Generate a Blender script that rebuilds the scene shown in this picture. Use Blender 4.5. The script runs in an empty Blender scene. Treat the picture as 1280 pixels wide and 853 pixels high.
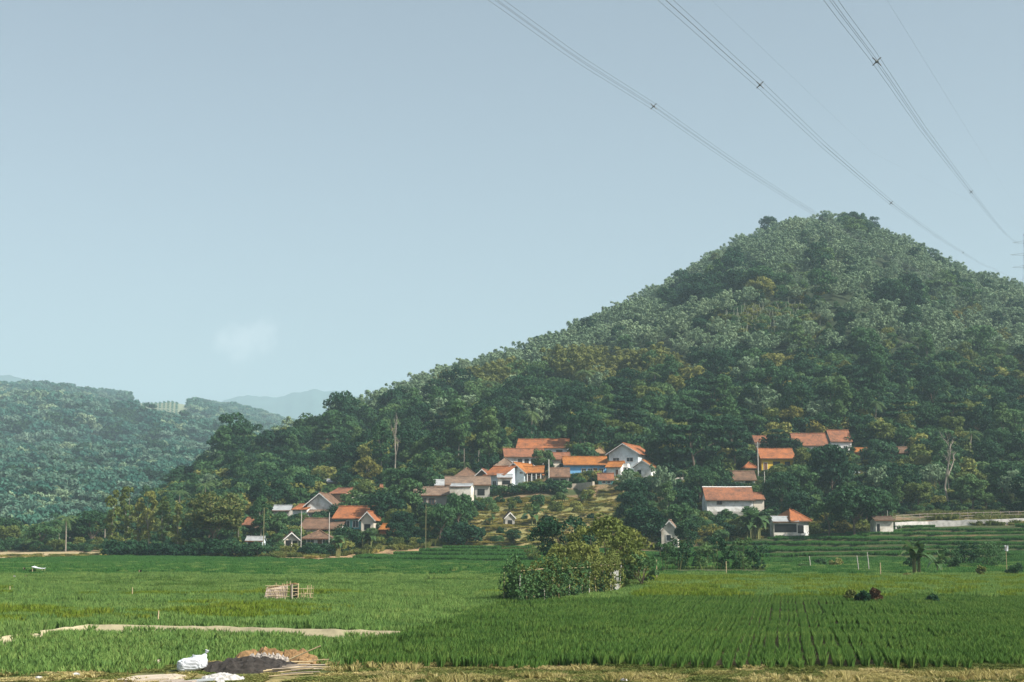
import bpy, math, random
import numpy as np
from mathutils import Vector
R = math.radians
sc = bpy.context.scene
col = sc.collection
rng = np.random.default_rng(11)
random.seed(5)

# ------------------------------------------------------------------ camera geometry
F = 1800.0; CX, CY = 640.0, 426.5; HZ = 670.0; CAMZ = 4.0
PITCH = math.atan((HZ-CY)/F); CP, SP = math.cos(PITCH), math.sin(PITCH)
def st(u, v):
    """pixel -> (X/Y, (Z-CAMZ)/Y) of its ray"""
    u = np.asarray(u, float); v = np.asarray(v, float)
    cx = (u-CX)/F; cy = (CY-v)/F
    Y = CP - cy*SP
    return cx/Y, (SP + cy*CP)/Y
def at(u, v, Y):
    s, t = st(u, v)
    return Vector((float(s*Y), float(Y), float(CAMZ+t*Y)))
def proj(x, y, z):
    zz = np.asarray(z, float)-CAMZ; y = np.asarray(y, float)
    d = y*CP + zz*SP; h = -y*SP + zz*CP
    return CX+F*np.asarray(x, float)/d, CY-F*h/d
def px(Y): return Y/F            # metres per photograph pixel at distance Y

# ------------------------------------------------------------------ noise
def _h(ix, iy, seed):
    a = (ix.astype(np.int64)*374761393 + iy.astype(np.int64)*668265263 + seed*1442695041) & 0xFFFFFFFF
    a = ((a ^ (a >> 13))*1274126177) & 0xFFFFFFFF
    a = (a ^ (a >> 16)) & 0xFFFFFF
    return a/float(0xFFFFFF)
def vnoise(x, y, sc_, seed=0):
    x = np.asarray(x, float)/sc_; y = np.asarray(y, float)/sc_
    ix = np.floor(x); iy = np.floor(y); fx = x-ix; fy = y-iy
    fx = fx*fx*(3-2*fx); fy = fy*fy*(3-2*fy)
    ix = ix.astype(np.int64); iy = iy.astype(np.int64)
    a = _h(ix, iy, seed); b = _h(ix+1, iy, seed); c = _h(ix, iy+1, seed); d = _h(ix+1, iy+1, seed)
    return (a*(1-fx)+b*fx)*(1-fy) + (c*(1-fx)+d*fx)*fy
def fbm(x, y, s, seed=0):
    return (vnoise(x, y, s, seed)*.5+vnoise(x, y, s*.47, seed+7)*.3+vnoise(x, y, s*.21, seed+13)*.2)
def sstep(a, b, x):
    t = np.clip((x-a)/(b-a), 0, 1); return t*t*(3-2*t)

# ------------------------------------------------------------------ terrain
YS = np.array([150., 200, 230, 260, 300, 340])
TAB = [(-400, 718, 706, 701, 697, 692, 689), (0, 718, 706, 701, 697.5, 693, 688), (130, 718, 706, 701, 698, 690, 680),
       (330, 718, 706, 701, 695, 668, 640), (430, 718, 706, 700, 692, 660, 632), (550, 718, 706, 698, 686, 645, 612),
       (650, 718, 706, 696, 681, 642, 600), (780, 718, 706, 697, 683, 644, 597), (900, 718, 706, 697, 684, 648, 605),
       (1000, 718, 705, 692, 677, 645, 605), (1100, 718, 704, 690, 668, 638, 602), (1280, 718, 703, 686, 661, 638, 605),
       (1700, 718, 703, 680, 655, 635, 605)]
TS = np.array([float(st(r[0], 680)[0]) for r in TAB])
TZ = np.array([[CAMZ+Yk*float(st(r[0], v)[1]) for Yk, v in zip(YS, r[1:])] for r in TAB])
# main hill skyline (u, v of the bare ground, distance)
RID = [(-300, 700, 380), (60, 688, 400), (130, 674, 440), (160, 662, 460), (220, 614, 490), (300, 578, 540), (360, 563, 570), (420, 544, 600), (470, 523, 630), (520, 503, 650), (580, 481, 680), (650, 463, 700), (700, 443, 730), (760, 413, 770), (820, 379, 800), (860, 360, 815), (900, 330, 830), (950, 310, 840), (1000, 296, 848), (1040, 291, 850), (1080, 298, 850), (1130, 324, 850), (1200, 356, 850), (1250, 378, 850), (1300, 390, 850), (1400, 432, 850), (1700, 582, 800)]
RS = np.array([float(st(u, v)[0]) for u, v, d in RID]); RT = np.array([float(st(u, v)[1]) for u, v, d in RID]); RD = np.array([float(d) for u, v, d in RID])
LID = [(-700, 520), (-300, 500), (0, 499), (60, 494), (130, 503), (170, 507), (215, 508), (250, 513), (300, 520), (330, 528), (400, 548), (500, 600), (800, 640), (1800, 660)]
LS = np.array([float(st(u, v)[0]) for u, v in LID]); LT = np.array([float(st(u, v)[1]) for u, v in LID]); LD = 2600.0
PADS = []      # (x, y, rx, ry, z, cos, sin)
TERR = None
def base_z(x, y):
    x = np.asarray(x, float); y = np.asarray(y, float)
    ys = np.maximum(y, 1.0); s = x/ys
    s = np.where(y < 60, 0.0, s)
    zz = np.zeros_like(s)
    zk = [np.interp(s, TS, TZ[:, k]) for k in range(6)]
    yy = np.clip(y, 150, 340)
    z = np.zeros_like(s)
    for k in range(5):
        m = (yy >= YS[k]) & (yy <= YS[k+1])
        f = (yy-YS[k])/(YS[k+1]-YS[k])
        z = np.where(m, zk[k]*(1-f)+zk[k+1]*f, z)
    z = np.where(y < 150, 0.0, np.maximum(z, 0.0))
    rd = np.interp(s, RS, RD); rz = CAMZ + rd*np.interp(s, RS, RT)
    q = np.clip((y-340)/(rd-340), 0, 1)
    h = .55*q+.45*np.sin(q*math.pi/2)
    zm = zk[5] + (rz-zk[5])*h
    zm = zm + (fbm(x, y, 90, 3)-.5)*14*np.sin(q*math.pi)**.7
    back = rz - .42*np.maximum(y-rd, 0)
    back = np.where(y > rd, back, zm)
    z = np.where(y > 340, np.where(y > rd, np.maximum(back, 2), zm), z)
    # hazy hill on the left
    ql = np.clip((y-480)/(LD-480), 0, 1)
    lz = 2 + (CAMZ+LD*np.interp(s, LS, LT)-2)*(.8*ql+.2*np.sin(ql*math.pi/2)**2)
    lz = lz + (fbm(x, y, 240, 9)-.5)*75*np.sin(ql*math.pi)
    lz = np.where(y > LD, lz-.45*(y-LD), lz)
    return np.where(y > 480, np.maximum(z, np.maximum(lz, 0)), z)
def foot_v(u):
    return np.interp(u, [-300, 100, 130, 330, 400, 500, 560, 640, 800, 870, 950, 1090, 1120, 1280, 1800],
                     [697, 697, 695, 697, 698, 688, 684, 684, 689, 684, 673, 665, 658, 657, 652])
def terrain(x, y, pads=True):
    x = np.asarray(x, float); y = np.asarray(y, float)
    z = base_z(x, y)
    u, v = proj(x, np.maximum(y, 20), z)
    # stepped rice terraces on the right, stepped dry slope in the middle
    def step(z, h, wgt, sharp, ph):
        zz = (z+ph)/h; k = np.floor(zz); f = zz-k
        f = sstep(1-sharp, 1, f)
        return np.where(wgt > 0, z*(1-wgt)+((k+f)*h-ph)*wgt, z)
    warp = (vnoise(x, y, 26, 31)-.5)*.5
    w1 = sstep(760, 830, u)*sstep(185, 195, y)*sstep(-3, 3, v-foot_v(u)+3)
    wp = (vnoise(x, y*3, 34, 32)-.5)*1.0+warp*.5
    z1 = step(z+wp, .85, w1, .16, .1)-wp
    w2 = sstep(560, 600, u)*(1-sstep(770, 800, u))*sstep(-3, 3, foot_v(u)-v)*(1-sstep(306, 314, y))*(y < 320)
    z2 = step(z+warp, 1.5, w2, .22, .2)-warp
    z = z1*(w1 > 0)+z2*((w2 > 0) & (w1 <= 0))+z*((w1 <= 0) & (w2 <= 0))
    # low paddy levels on the left and centre
    w3 = sstep(196, 200, y)*(1-sstep(740, 800, u))*sstep(-1.5, 1, v-foot_v(u))
    z = np.where(w3 > 0, z*(1-w3)+w3*(np.floor(z/.45+.35)*.45), z)
    if pads and PADS:
        for (pxx, pyy, rx, ry, pz, c, s_) in PADS:
            near = (np.abs(x-pxx) < rx+ry+8) & (np.abs(y-pyy) < rx+ry+8)
            if not near.any(): continue
            dx = x[near]-pxx; dy = y[near]-pyy
            lx = dx*c+dy*s_; ly = -dx*s_+dy*c
            d = np.maximum(np.maximum(np.abs(lx)-rx, 0), np.maximum(np.abs(ly)-ry, 0))
            w = 1-sstep(.4, 4.0, d)
            z[near] = z[near]*(1-w)+pz*w
    return z
def tz(x, y): return float(terrain(np.array([x]), np.array([y]))[0])
def ground_at(u, v, ymin=38, ymax=1400, usepads=False):
    """first ground point seen at pixel u, v"""
    ys = np.concatenate([np.arange(ymin, 400, .25), np.arange(400, ymax, 2)])
    s, t = st(u, v)
    g = terrain(s*ys, ys, usepads); ray = CAMZ+t*ys
    i = np.nonzero(g >= ray)[0]
    k = i[0] if len(i) else len(ys)-1
    return Vector((float(s*ys[k]), float(ys[k]), float(g[k])))
def G0(u, v):
    s, t = st(u, v); Y = -CAMZ/t
    return (float(s*Y), float(Y))

# ------------------------------------------------------------------ materials
MATS = {}
def newmat(name):
    m = bpy.data.materials.new(name); m.use_nodes = True; MATS[name] = m
    return m, m.node_tree.nodes, m.node_tree.links
def ramp(N, L, fac, cols, pos=None):
    r = N.new('ShaderNodeValToRGB'); e = r.color_ramp.elements
    n = len(cols); pos = pos or [i/(n-1) for i in range(n)]
    while len(e) < n: e.new(.5)
    for i in range(n): e[i].position = pos[i]; e[i].color = (*cols[i], 1)
    L.new(fac, r.inputs[0]); return r.outputs[0]
def math_(N, L, op, a, b):
    m = N.new('ShaderNodeMath'); m.operation = op
    for i, q in enumerate((a, b)):
        if isinstance(q, (int, float)): m.inputs[i].default_value = q
        else: L.new(q, m.inputs[i])
    return m.outputs[0]
def solid(name, c, rough=.8, var=.25, scale=.6, bump=0, metal=0, spec=.3, c2=None):
    """wall, wood, metal: colour broken up by two scales of noise in object space"""
    m, N, L = newmat(name); b = N['Principled BSDF']
    tc = N.new('ShaderNodeNewGeometry')
    n1 = N.new('ShaderNodeTexNoise'); n1.inputs['Scale'].default_value = scale; n1.inputs['Detail'].default_value = 6; n1.inputs['Roughness'].default_value = .65
    L.new(tc.outputs['Position'], n1.inputs['Vector'])
    a = c2 or tuple(x*(1-var) for x in c)
    L.new(ramp(N, L, n1.outputs[0], [a, c, tuple(min(1, x*(1+var*.3)) for x in c)], [.3, .55, .8]), b.inputs['Base Color'])
    b.inputs['Roughness'].default_value = rough; b.inputs['Metallic'].default_value = metal; b.inputs['Specular IOR Level'].default_value = spec
    return m
def foliage(name, cols, trans=.25, patch=.012, leafvar=.22, rough=.6, spec=.10, inst=.6):
    m, N, L = newmat(name); b = N['Principled BSDF']; out = N['Material Output']
    oi = N.new('ShaderNodeObjectInfo'); ge = N.new('ShaderNodeNewGeometry')
    nz = N.new('ShaderNodeTexNoise'); nz.inputs['Scale'].default_value = patch; nz.inputs['Detail'].default_value = 3
    L.new(oi.outputs['Location'], nz.inputs['Vector'])
    a = math_(N, L, 'MULTIPLY', oi.outputs['Random'], inst)
    c = math_(N, L, 'MULTIPLY', nz.outputs[0], 1-inst)
    d = math_(N, L, 'MULTIPLY', math_(N, L, 'SUBTRACT', ge.outputs['Random Per Island'], .5), leafvar)
    f = math_(N, L, 'ADD', math_(N, L, 'ADD', a, c), d)
    colr = ramp(N, L, f, cols)
    L.new(colr, b.inputs['Base Color']); b.inputs['Roughness'].default_value = rough; b.inputs['Specular IOR Level'].default_value = spec
    tr = N.new('ShaderNodeBsdfTranslucent'); L.new(colr, tr.inputs['Color'])
    mx = N.new('ShaderNodeMixShader'); mx.inputs[0].default_value = trans
    L.new(b.outputs[0], mx.inputs[1]); L.new(tr.outputs[0], mx.inputs[2]); L.new(mx.outputs[0], out.inputs['Surface'])
    return m
def tilemat(name, c, c2):
    m, N, L = newmat(name); b = N['Principled BSDF']
    tc = N.new('ShaderNodeNewGeometry')
    n1 = N.new('ShaderNodeTexNoise'); n1.inputs['Scale'].default_value = .55; n1.inputs['Detail'].default_value = 5; n1.inputs['Roughness'].default_value = .7
    n2 = N.new('ShaderNodeTexNoise'); n2.inputs['Scale'].default_value = 3.2; n2.inputs['Detail'].default_value = 2
    L.new(tc.outputs['Position'], n1.inputs['Vector']); L.new(tc.outputs['Position'], n2.inputs['Vector'])
    f = math_(N, L, 'ADD', math_(N, L, 'MULTIPLY', n1.outputs[0], .65), math_(N, L, 'MULTIPLY', n2.outputs[0], .35))
    L.new(ramp(N, L, f, [tuple(x*.4 for x in c2), c2, c, tuple(min(1, x*1.25) for x in c)], [.3, .43, .56, .75]), b.inputs['Base Color'])
    b.inputs['Roughness'].default_value = .85; b.inputs['Specular IOR Level'].default_value = .2
    return m

M = {}
M['leaf_dark'] = foliage('leaf_dark', [(.008, .034, .017), (.016, .055, .024), (.036, .088, .032)], trans=.15)
M['leaf_mid'] = foliage('leaf_mid', [(.022, .070, .030), (.055, .125, .045), (.115, .180, .060)])
M['leaf_olive'] = foliage('leaf_olive', [(.050, .090, .024), (.130, .165, .040), (.27, .26, .075)])
M['leaf_olive_dark'] = foliage('leaf_olive_dark', [(.025, .060, .020), (.060, .100, .030), (.14, .15, .045)], leafvar=.7)
M['leaf_brown'] = foliage('leaf_brown', [(.03, .022, .012), (.06, .035, .018), (.10, .06, .025)])
M['leaf_gold'] = foliage('leaf_gold', [(.06, .10, .03), (.13, .15, .035), (.24, .19, .045)])
M['leaf_bamboo'] = foliage('leaf_bamboo', [(.110, .180, .105), (.165, .245, .140), (.230, .300, .175)], patch=.01, trans=.15, leafvar=.12)
M['leaf_bamboo_gold'] = foliage('leaf_bamboo_gold', [(.10, .13, .035), (.16, .18, .05), (.21, .22, .07)])
M['leaf_banana'] = foliage('leaf_banana', [(.045, .10, .035), (.07, .14, .045), (.14, .19, .06)], trans=.35, rough=.4, spec=.4, leafvar=.7, inst=.4)
M['leaf_palm'] = foliage('leaf_palm', [(.06, .11, .04), (.11, .17, .06)], trans=.2)
M['leaf_far'] = foliage('leaf_far', [(.012, .085, .065), (.055, .150, .105), (.170, .235, .165)], patch=.006)  # teal of the distant haze is put into the leaf colour
M['rice'] = foliage('rice', [(.050, .120, .026), (.085, .175, .036), (.160, .235, .055)], trans=.3, patch=.05, leafvar=.6, inst=.35, rough=.5)
M['rice_light'] = foliage('rice_light', [(.095, .190, .055), (.155, .275, .070), (.240, .320, .095)], trans=.3, patch=.05, leafvar=.6, inst=.35, rough=.5)
M['rice_far'] = foliage('rice_far', [(.040, .130, .032), (.060, .170, .038), (.090, .200, .048)], trans=.3, patch=.05, leafvar=.5, inst=.35)
M['rice_yellow'] = foliage('rice_yellow', [(.090, .160, .018), (.150, .230, .026), (.240, .280, .045)], trans=.3, patch=.05, leafvar=.6, inst=.35, rough=.5)  # rice with its own brighter yellow-green
M['dry_grass'] = foliage('dry_grass', [(.22, .22, .07), (.42, .37, .15), (.58, .50, .25)], trans=.2, patch=.08, leafvar=.8)
M['slope_grass'] = foliage('slope_grass', [(.20, .23, .055), (.42, .38, .11), (.58, .47, .19)], trans=.2, patch=.12, leafvar=.8)
M['weeds'] = foliage('weeds', [(.08, .125, .03), (.15, .19, .05), (.26, .25, .09)], trans=.2, patch=.1, leafvar=.8)
M['bark'] = solid('bark', (.13, .10, .075), .9, .4, 2)
M['bark_pale'] = solid('bark_pale', (.27, .24, .20), .9, .3, 2)
M['culm'] = solid('culm', (.22, .21, .10), .6, .3, 2)
M['stem'] = solid('stem', (.16, .17, .06), .6, .4, 3)
M['bamboo_pole'] = solid('bamboo_pole', (.46, .37, .22), .7, .35, 3)
M['wood_grey'] = solid('wood_grey', (.34, .29, .24), .85, .4, 3)
M['wood_dark'] = solid('wood_dark', (.10, .065, .045), .85, .4, 2)
M['wall_white'] = solid('wall_white', (.74, .75, .74), .85, .25, .7, c2=(.40, .39, .35))
M['wall_stained'] = solid('wall_stained', (.70, .67, .60), .9, .35, .6, c2=(.30, .26, .20))
M['wall_cream'] = solid('wall_cream', (.66, .60, .50), .85, .25, .5)
M['wall_grey'] = solid('wall_grey', (.36, .35, .32), .9, .3, .5)
M['wall_blue'] = solid('wall_blue', (.17, .42, .70), .8, .25, .6)
M['wall_paleblue'] = solid('wall_paleblue', (.58, .68, .72), .85, .2, .7, c2=(.34, .40, .42))
M['wall_teal'] = solid('wall_teal', (.16, .42, .42), .8, .25, .6)
M['wall_green'] = solid('wall_green', (.30, .52, .42), .8, .25, .6)
M['wall_yellow'] = solid('wall_yellow', (.62, .42, .05), .8, .25, .6)
M['wall_red'] = solid('wall_red', (.45, .15, .06), .8, .25, .6)
M['plaster_plinth'] = solid('plaster_plinth', (.38, .37, .34), .9, .3, .8)
M['bricks_raw'] = solid('bricks_raw', (.42, .22, .13), .9, .35, 1)
M['tile_orange'] = tilemat('tile_orange', (.32, .115, .045), (.19, .08, .04))
M['tile_bright'] = tilemat('tile_bright', (.34, .13, .032), (.22, .09, .03))
M['tile_brown'] = tilemat('tile_brown', (.17, .10, .065), (.10, .065, .045))
M['tile_rust'] = tilemat('tile_rust', (.25, .105, .055), (.14, .07, .045))
M['tile_old'] = tilemat('tile_old', (.20, .14, .10), (.12, .085, .065))
M['metal_roof'] = solid('metal_roof', (.36, .38, .39), .5, .35, .8, metal=.2)
M['thatch'] = solid('thatch', (.26, .17, .09), .95, .4, 3)
M['dark'] = solid('dark', (.012, .013, .015), .4, .2, 1)
M['pane_glass'] = solid('pane_glass', (.03, .04, .05), .15, .2, 1, spec=.5)
M['frame_wood'] = solid('frame_wood', (.16, .08, .045), .7, .3, 2)
M['frame_white'] = solid('frame_white', (.7, .7, .68), .7, .2, 2)
M['bund_earth'] = solid('bund_earth', (.38, .34, .22), .9, .3, 2)
M['concrete'] = solid('concrete', (.40, .37, .31), .9, .25, .7)
M['concrete_pole'] = solid('concrete_pole', (.50, .48, .44), .9, .2, 1)
M['stone_pale'] = solid('stone_pale', (.50, .49, .47), .9, .4, 1.6)
M['plastic_white'] = solid('plastic_white', (.60, .64, .70), .45, .08, 6, spec=.4, c2=(.45, .47, .50))
M['ash'] = solid('ash', (.035, .031, .028), .95, .5, 7, c2=(.007, .0065, .006))
M['ash_grey'] = solid('ash_grey', (.34, .31, .28), .95, .6, 14, c2=(.03, .028, .026))
M['straw'] = solid('straw', (.24, .15, .07), .95, .5, 9, c2=(.07, .045, .025))
M['lime'] = solid('lime', (.42, .42, .41), .9, .3, 9, c2=(.20, .19, .17))
M['slab'] = solid('slab', (.46, .40, .32), .9, .3, 1.5)
M['tank_blue'] = solid('tank_blue', (.02, .05, .35), .4, .15, 2)
M['cable'] = solid('cable', (.15, .17, .18), .6, .1, .1)
M['steel'] = solid('steel', (.22, .25, .27), .6, .2, .4)
M['cloth_dark'] = solid('cloth_dark', (.03, .02, .02), .9, .3, 5)
M['cloth_red'] = solid('cloth_red', (.30, .07, .04), .9, .3, 5)
M['mat_panel'] = solid('mat_panel', (.66, .54, .46), .9, .3, 5)

# ------------------------------------------------------------------ mesh helpers
def mesh_np(name, V, Fq, mats, mi=None, smooth=False):
    """V (n,3); Fq list of (m,k) int arrays of faces with k corners"""
    me = bpy.data.meshes.new(name)
    Fq = [np.asarray(f, np.int32) for f in Fq if len(f)]
    nl = sum(f.size for f in Fq); nf = sum(len(f) for f in Fq)
    me.vertices.add(len(V)); me.vertices.foreach_set('co', np.asarray(V, np.float32).ravel())
    me.loops.add(nl); me.polygons.add(nf)
    me.loops.foreach_set('vertex_index', np.concatenate([f.ravel() for f in Fq]))
    tot = np.concatenate([np.full(len(f), f.shape[1], np.int32) for f in Fq])
    me.polygons.foreach_set('loop_start', np.concatenate([[0], np.cumsum(tot)[:-1]]).astype(np.int32))
    me.polygons.foreach_set('loop_total', tot)
    if mi is not None: me.polygons.foreach_set('material_index', np.asarray(mi, np.int32))
    if smooth: me.polygons.foreach_set('use_smooth', np.ones(nf, bool))
    for m in mats: me.materials.append(m)
    me.update(calc_edges=True); me.validate()
    return me
class MB:
    """collects boxes, slabs, tubes into one mesh"""
    def __init__(s): s.v = []; s.f = []; s.m = []
    def add(s, vs, fs, mi=0):
        o = len(s.v); s.v += [tuple(p) for p in vs]; s.f += [tuple(i+o for i in f) for f in fs]; s.m += [mi]*len(fs); return s
    def box(s, x0, x1, y0, y1, z0, z1, mi=0):
        vs = [(x, y, z) for z in (z0, z1) for y in (y0, y1) for x in (x0, x1)]
        return s.add(vs, [(0, 2, 3, 1), (4, 5, 7, 6), (0, 1, 5, 4), (2, 6, 7, 3), (0, 4, 6, 2), (1, 3, 7, 5)], mi)
    def slab(s, pts, th, mi=0):
        """polygon thickened along its own normal, downwards"""
        p = [Vector(q) for q in pts]; n = (p[1]-p[0]).cross(p[2]-p[0]).normalized()
        if n.z < 0: p.reverse(); n = -n
        k = len(p); q = [a-n*th for a in p]
        return s.add(p+q, [tuple(range(k)), tuple(range(2*k-1, k-1, -1))]+[(i, i+k, (i+1) % k+k, (i+1) % k) for i in range(k)], mi)
    def prism(s, pts, dx, mi=0):
        p = [Vector(q) for q in pts]; k = len(p); q = [a+Vector(dx) for a in p]
        return s.add(p+q, [tuple(range(k)), tuple(range(2*k-1, k-1, -1))]+[(i, i+k, (i+1) % k+k, (i+1) % k) for i in range(k)], mi)
    def tube(s, pts, rad, n=6, mi=0, cap=True):
        pts = [Vector(p) for p in pts]
        if not isinstance(rad, (list, tuple)): rad = [rad]*len(pts)
        vs = []
        for i, p in enumerate(pts):
            d = (pts[min(i+1, len(pts)-1)]-pts[max(i-1, 0)]).normalized()
            a = d.cross(Vector((0, 0, 1)) if abs(d.z) < .9 else Vector((1, 0, 0))).normalized(); b = d.cross(a)
            for k in range(n):
                t = 2*math.pi*k/n; vs.append(p+(a*math.cos(t)+b*math.sin(t))*rad[i])
        fs = [(i*n+k, i*n+(k+1) % n, (i+1)*n+(k+1) % n, (i+1)*n+k) for i in range(len(pts)-1) for k in range(n)]
        if cap: fs += [tuple(range(n-1, -1, -1)), tuple((len(pts)-1)*n+k for k in range(n))]
        return s.add(vs, fs, mi)
    def mesh(s, name, mats):
        me = bpy.data.meshes.new(name); me.from_pydata([tuple(p) for p in s.v], [], s.f)
        if not isinstance(mats, (list, tuple)): mats = [mats]
        for m in mats: me.materials.append(m)
        me.polygons.foreach_set('material_index', s.m); me.update(); return me
    def build(s, name, mats, parent=None):
        return put(name, s.mesh(name, mats), parent)
def put(name, me, parent=None, loc=None):
    o = bpy.data.objects.new(name, me); col.objects.link(o)
    if parent: o.parent = parent
    if loc is not None: o.location = loc
    return o
def thing(name, label, cat, loc, rz=0, group=None, scale=None):
    o = bpy.data.objects.new(name, None); col.objects.link(o); o.empty_display_size = .3
    o.location = loc; o.rotation_euler = (0, 0, rz)
    if scale is not None: o.scale = (scale, scale, scale) if isinstance(scale, (int, float)) else scale
    return tag(o, label, cat, group)
def tag(o, label, cat, group=None):
    o['label'] = label; o['category'] = cat
    if group: o['group'] = group
    return o
def unit(a): return a/np.maximum(np.linalg.norm(a, axis=-1, keepdims=True), 1e-9)
def leaf_quads(C, Nn, size, asp, r, T=None):
    """diamond leaves at C facing Nn; returns V, F"""
    n = len(C)
    if T is None: T = r.normal(size=(n, 3))
    T = unit(np.cross(np.cross(Nn, T), Nn)); B = np.cross(Nn, T)
    s = (np.asarray(size)*(.7+.6*r.random(n)))[:, None]
    V = np.empty((n, 4, 3))
    V[:, 0] = C-T*s; V[:, 1] = C+B*s*asp; V[:, 2] = C+T*s; V[:, 3] = C-B*s*asp
    V[:, 0] -= Nn*s*.15; V[:, 2] -= Nn*s*.15
    return V.reshape(-1, 3), np.arange(n*4).reshape(n, 4)
def blob_leaves(cent, rb, per, size, asp, r, squash=.75, jit=.55, low=-.55):
    cent = np.asarray(cent, float); k = len(cent)
    rb = np.broadcast_to(np.asarray(rb, float), (k,))
    ci = np.repeat(np.arange(k), per); n = len(ci)
    z = low+(1-low)*r.random(n); a = r.random(n)*2*math.pi; q = np.sqrt(np.maximum(0, 1-z*z))
    d = np.stack([q*np.cos(a), q*np.sin(a), z], 1)
    rad = rb[ci][:, None]*(1-.35*r.random((n, 1))**2)
    P = cent[ci]+d*rad*np.array([1, 1, squash])
    Nn = unit(d+r.normal(size=(n, 3))*jit)
    return leaf_quads(P, Nn, size, asp, r)
def crown_mesh(name, mat, r, R_, z0, z1, nb, rb, per, size, asp=.55, shape='round', squash=.75):
    c = []
    H = (z1-z0)/2; zc = (z1+z0)/2
    if shape == 'round':
        for _ in range(nb):
            z = -0.8+1.7*r.random(); a = r.random()*6.283; q = math.sqrt(max(0, 1-min(1, z*z)))
            k = (.55+.35*r.random())
            c.append((R_*q*math.cos(a)*k, R_*q*math.sin(a)*k, zc+H*z*.85))
    elif shape == 'umbrella':
        for _ in range(nb):
            lay = r.integers(0, 4); f = [1, .92, .7, .4][lay]; a = r.random()*6.283; k = math.sqrt(r.random())*f
            c.append((R_*k*math.cos(a), R_*k*math.sin(a), z0+(z1-z0)*(lay/3.3)+.5*r.random()-.15*R_*k*k/R_))
    elif shape == 'column':
        for q_ in range(nb):
            t = (q_+r.random())/nb*.94; a = r.random()*6.283; k = math.sin(math.pi*min(1, .12+t*.85))*(.4+.5*r.random())
            c.append((R_*k*math.cos(a), R_*k*math.sin(a), z0+(z1-z0)*t))
    elif shape == 'cone':
        for _ in range(nb):
            t = r.random()**1.3; a = r.random()*6.283; k = (1-t)*(.5+.5*r.random())
            c.append((R_*k*math.cos(a), R_*k*math.sin(a), z0+(z1-z0)*t))
    V, Fq = blob_leaves(c, rb*(.7+.6*r.random(nb)), per, size, asp, r, squash)
    return mesh_np(name, V, [Fq], [mat]), c
def trunk_mesh(name, mat, H, rad, tips, r, lean=.3):
    b = MB(); p0 = Vector((0, 0, -.6)); top = Vector((r.normal()*lean, r.normal()*lean, H))
    mid = (p0+top)/2+Vector((r.normal()*.15, r.normal()*.15, 0))
    b.tube([p0, mid, top], [rad, rad*.8, rad*.6], 7)
    for c in tips:
        c = Vector(c); a = top.lerp(p0, .05+.25*r.random())
        m = a.lerp(c, .5)+Vector((0, 0, .3))
        b.tube([a, m, c], [rad*.45, rad*.3, rad*.1], 5)
    return b.mesh(name, mat)
TREES = {}      # kind -> list of (parts [(name, mesh)], height, radius)
def rg(k): return np.random.default_rng(k)
def mk_tree(mat, seed, R_, trunkH, H, nb, rb, per, size, shape, asp=.55, rad=.22, bark='bark', squash=.75, z0=None):
    r = rg(seed)
    cm, c = crown_mesh('crown', M[mat], r, R_, trunkH*.8 if z0 is None else z0, H, nb, rb, per, size, asp, shape, squash)
    t = [c[i] for i in r.choice(len(c), min(6, len(c)), replace=False)]
    tm = trunk_mesh('trunk', M[bark], trunkH, rad, t, r)
    return ([('crown', cm), ('trunk', tm)], H, R_)
TREES['dark'] = [mk_tree('leaf_dark', 1+k, 3.6+.5*k, 3.5, 9+k, 34, 1.35, 75, .33, 'round') for k in range(3)]
TREES['mid'] = [mk_tree('leaf_mid', 11+k, 3.2+.4*k, 3.5, 9.5-k, 34, 1.2, 75, .33, 'round') for k in range(3)]
TREES['tall'] = [mk_tree('leaf_mid', 21+k, 2.3, 6, 13+k, 30, 1.1, 75, .30, 'column', bark='bark_pale', rad=.17) for k in range(2)]
TREES['umbrella'] = [mk_tree('leaf_dark', 31+k, 5.2, 4.5, 9, 60, 1.1, 60, .32, 'umbrella', squash=.4) for k in range(2)]
TREES['olive'] = [mk_tree('leaf_olive', 41+k, 3.0, 3, 8, 32, 1.1, 75, .30, 'round') for k in range(2)]
TREES['gold'] = [mk_tree('leaf_gold', 51+k, 2.8, 3.2, 7.5, 30, 1.0, 60, .30, 'round') for k in range(2)]
TREES['thin'] = [mk_tree('leaf_olive', 61+k, 1.7, 7, 12.5, 22, .75, 50, .28, 'column', bark='bark_pale', rad=.13, z0=3.0) for k in range(2)]
TREES['grand'] = [mk_tree('leaf_olive_dark', 91, 4.2, 3.6, 10, 95, .95, 75, .21, 'round')]
TREES['bush'] = [mk_tree(('leaf_dark', 'leaf_mid', 'leaf_olive')[k], 71+k, 1.5, .5, 2.4, 12, .75, 90, .2, 'round', rad=.07, z0=.1) for k in range(3)]
TREES['drybush'] = [mk_tree('leaf_gold', 81+k, 1.4, .4, 2.2, 12, .65, 70, .2, 'round', rad=.06, z0=.1) for k in range(2)]

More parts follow.
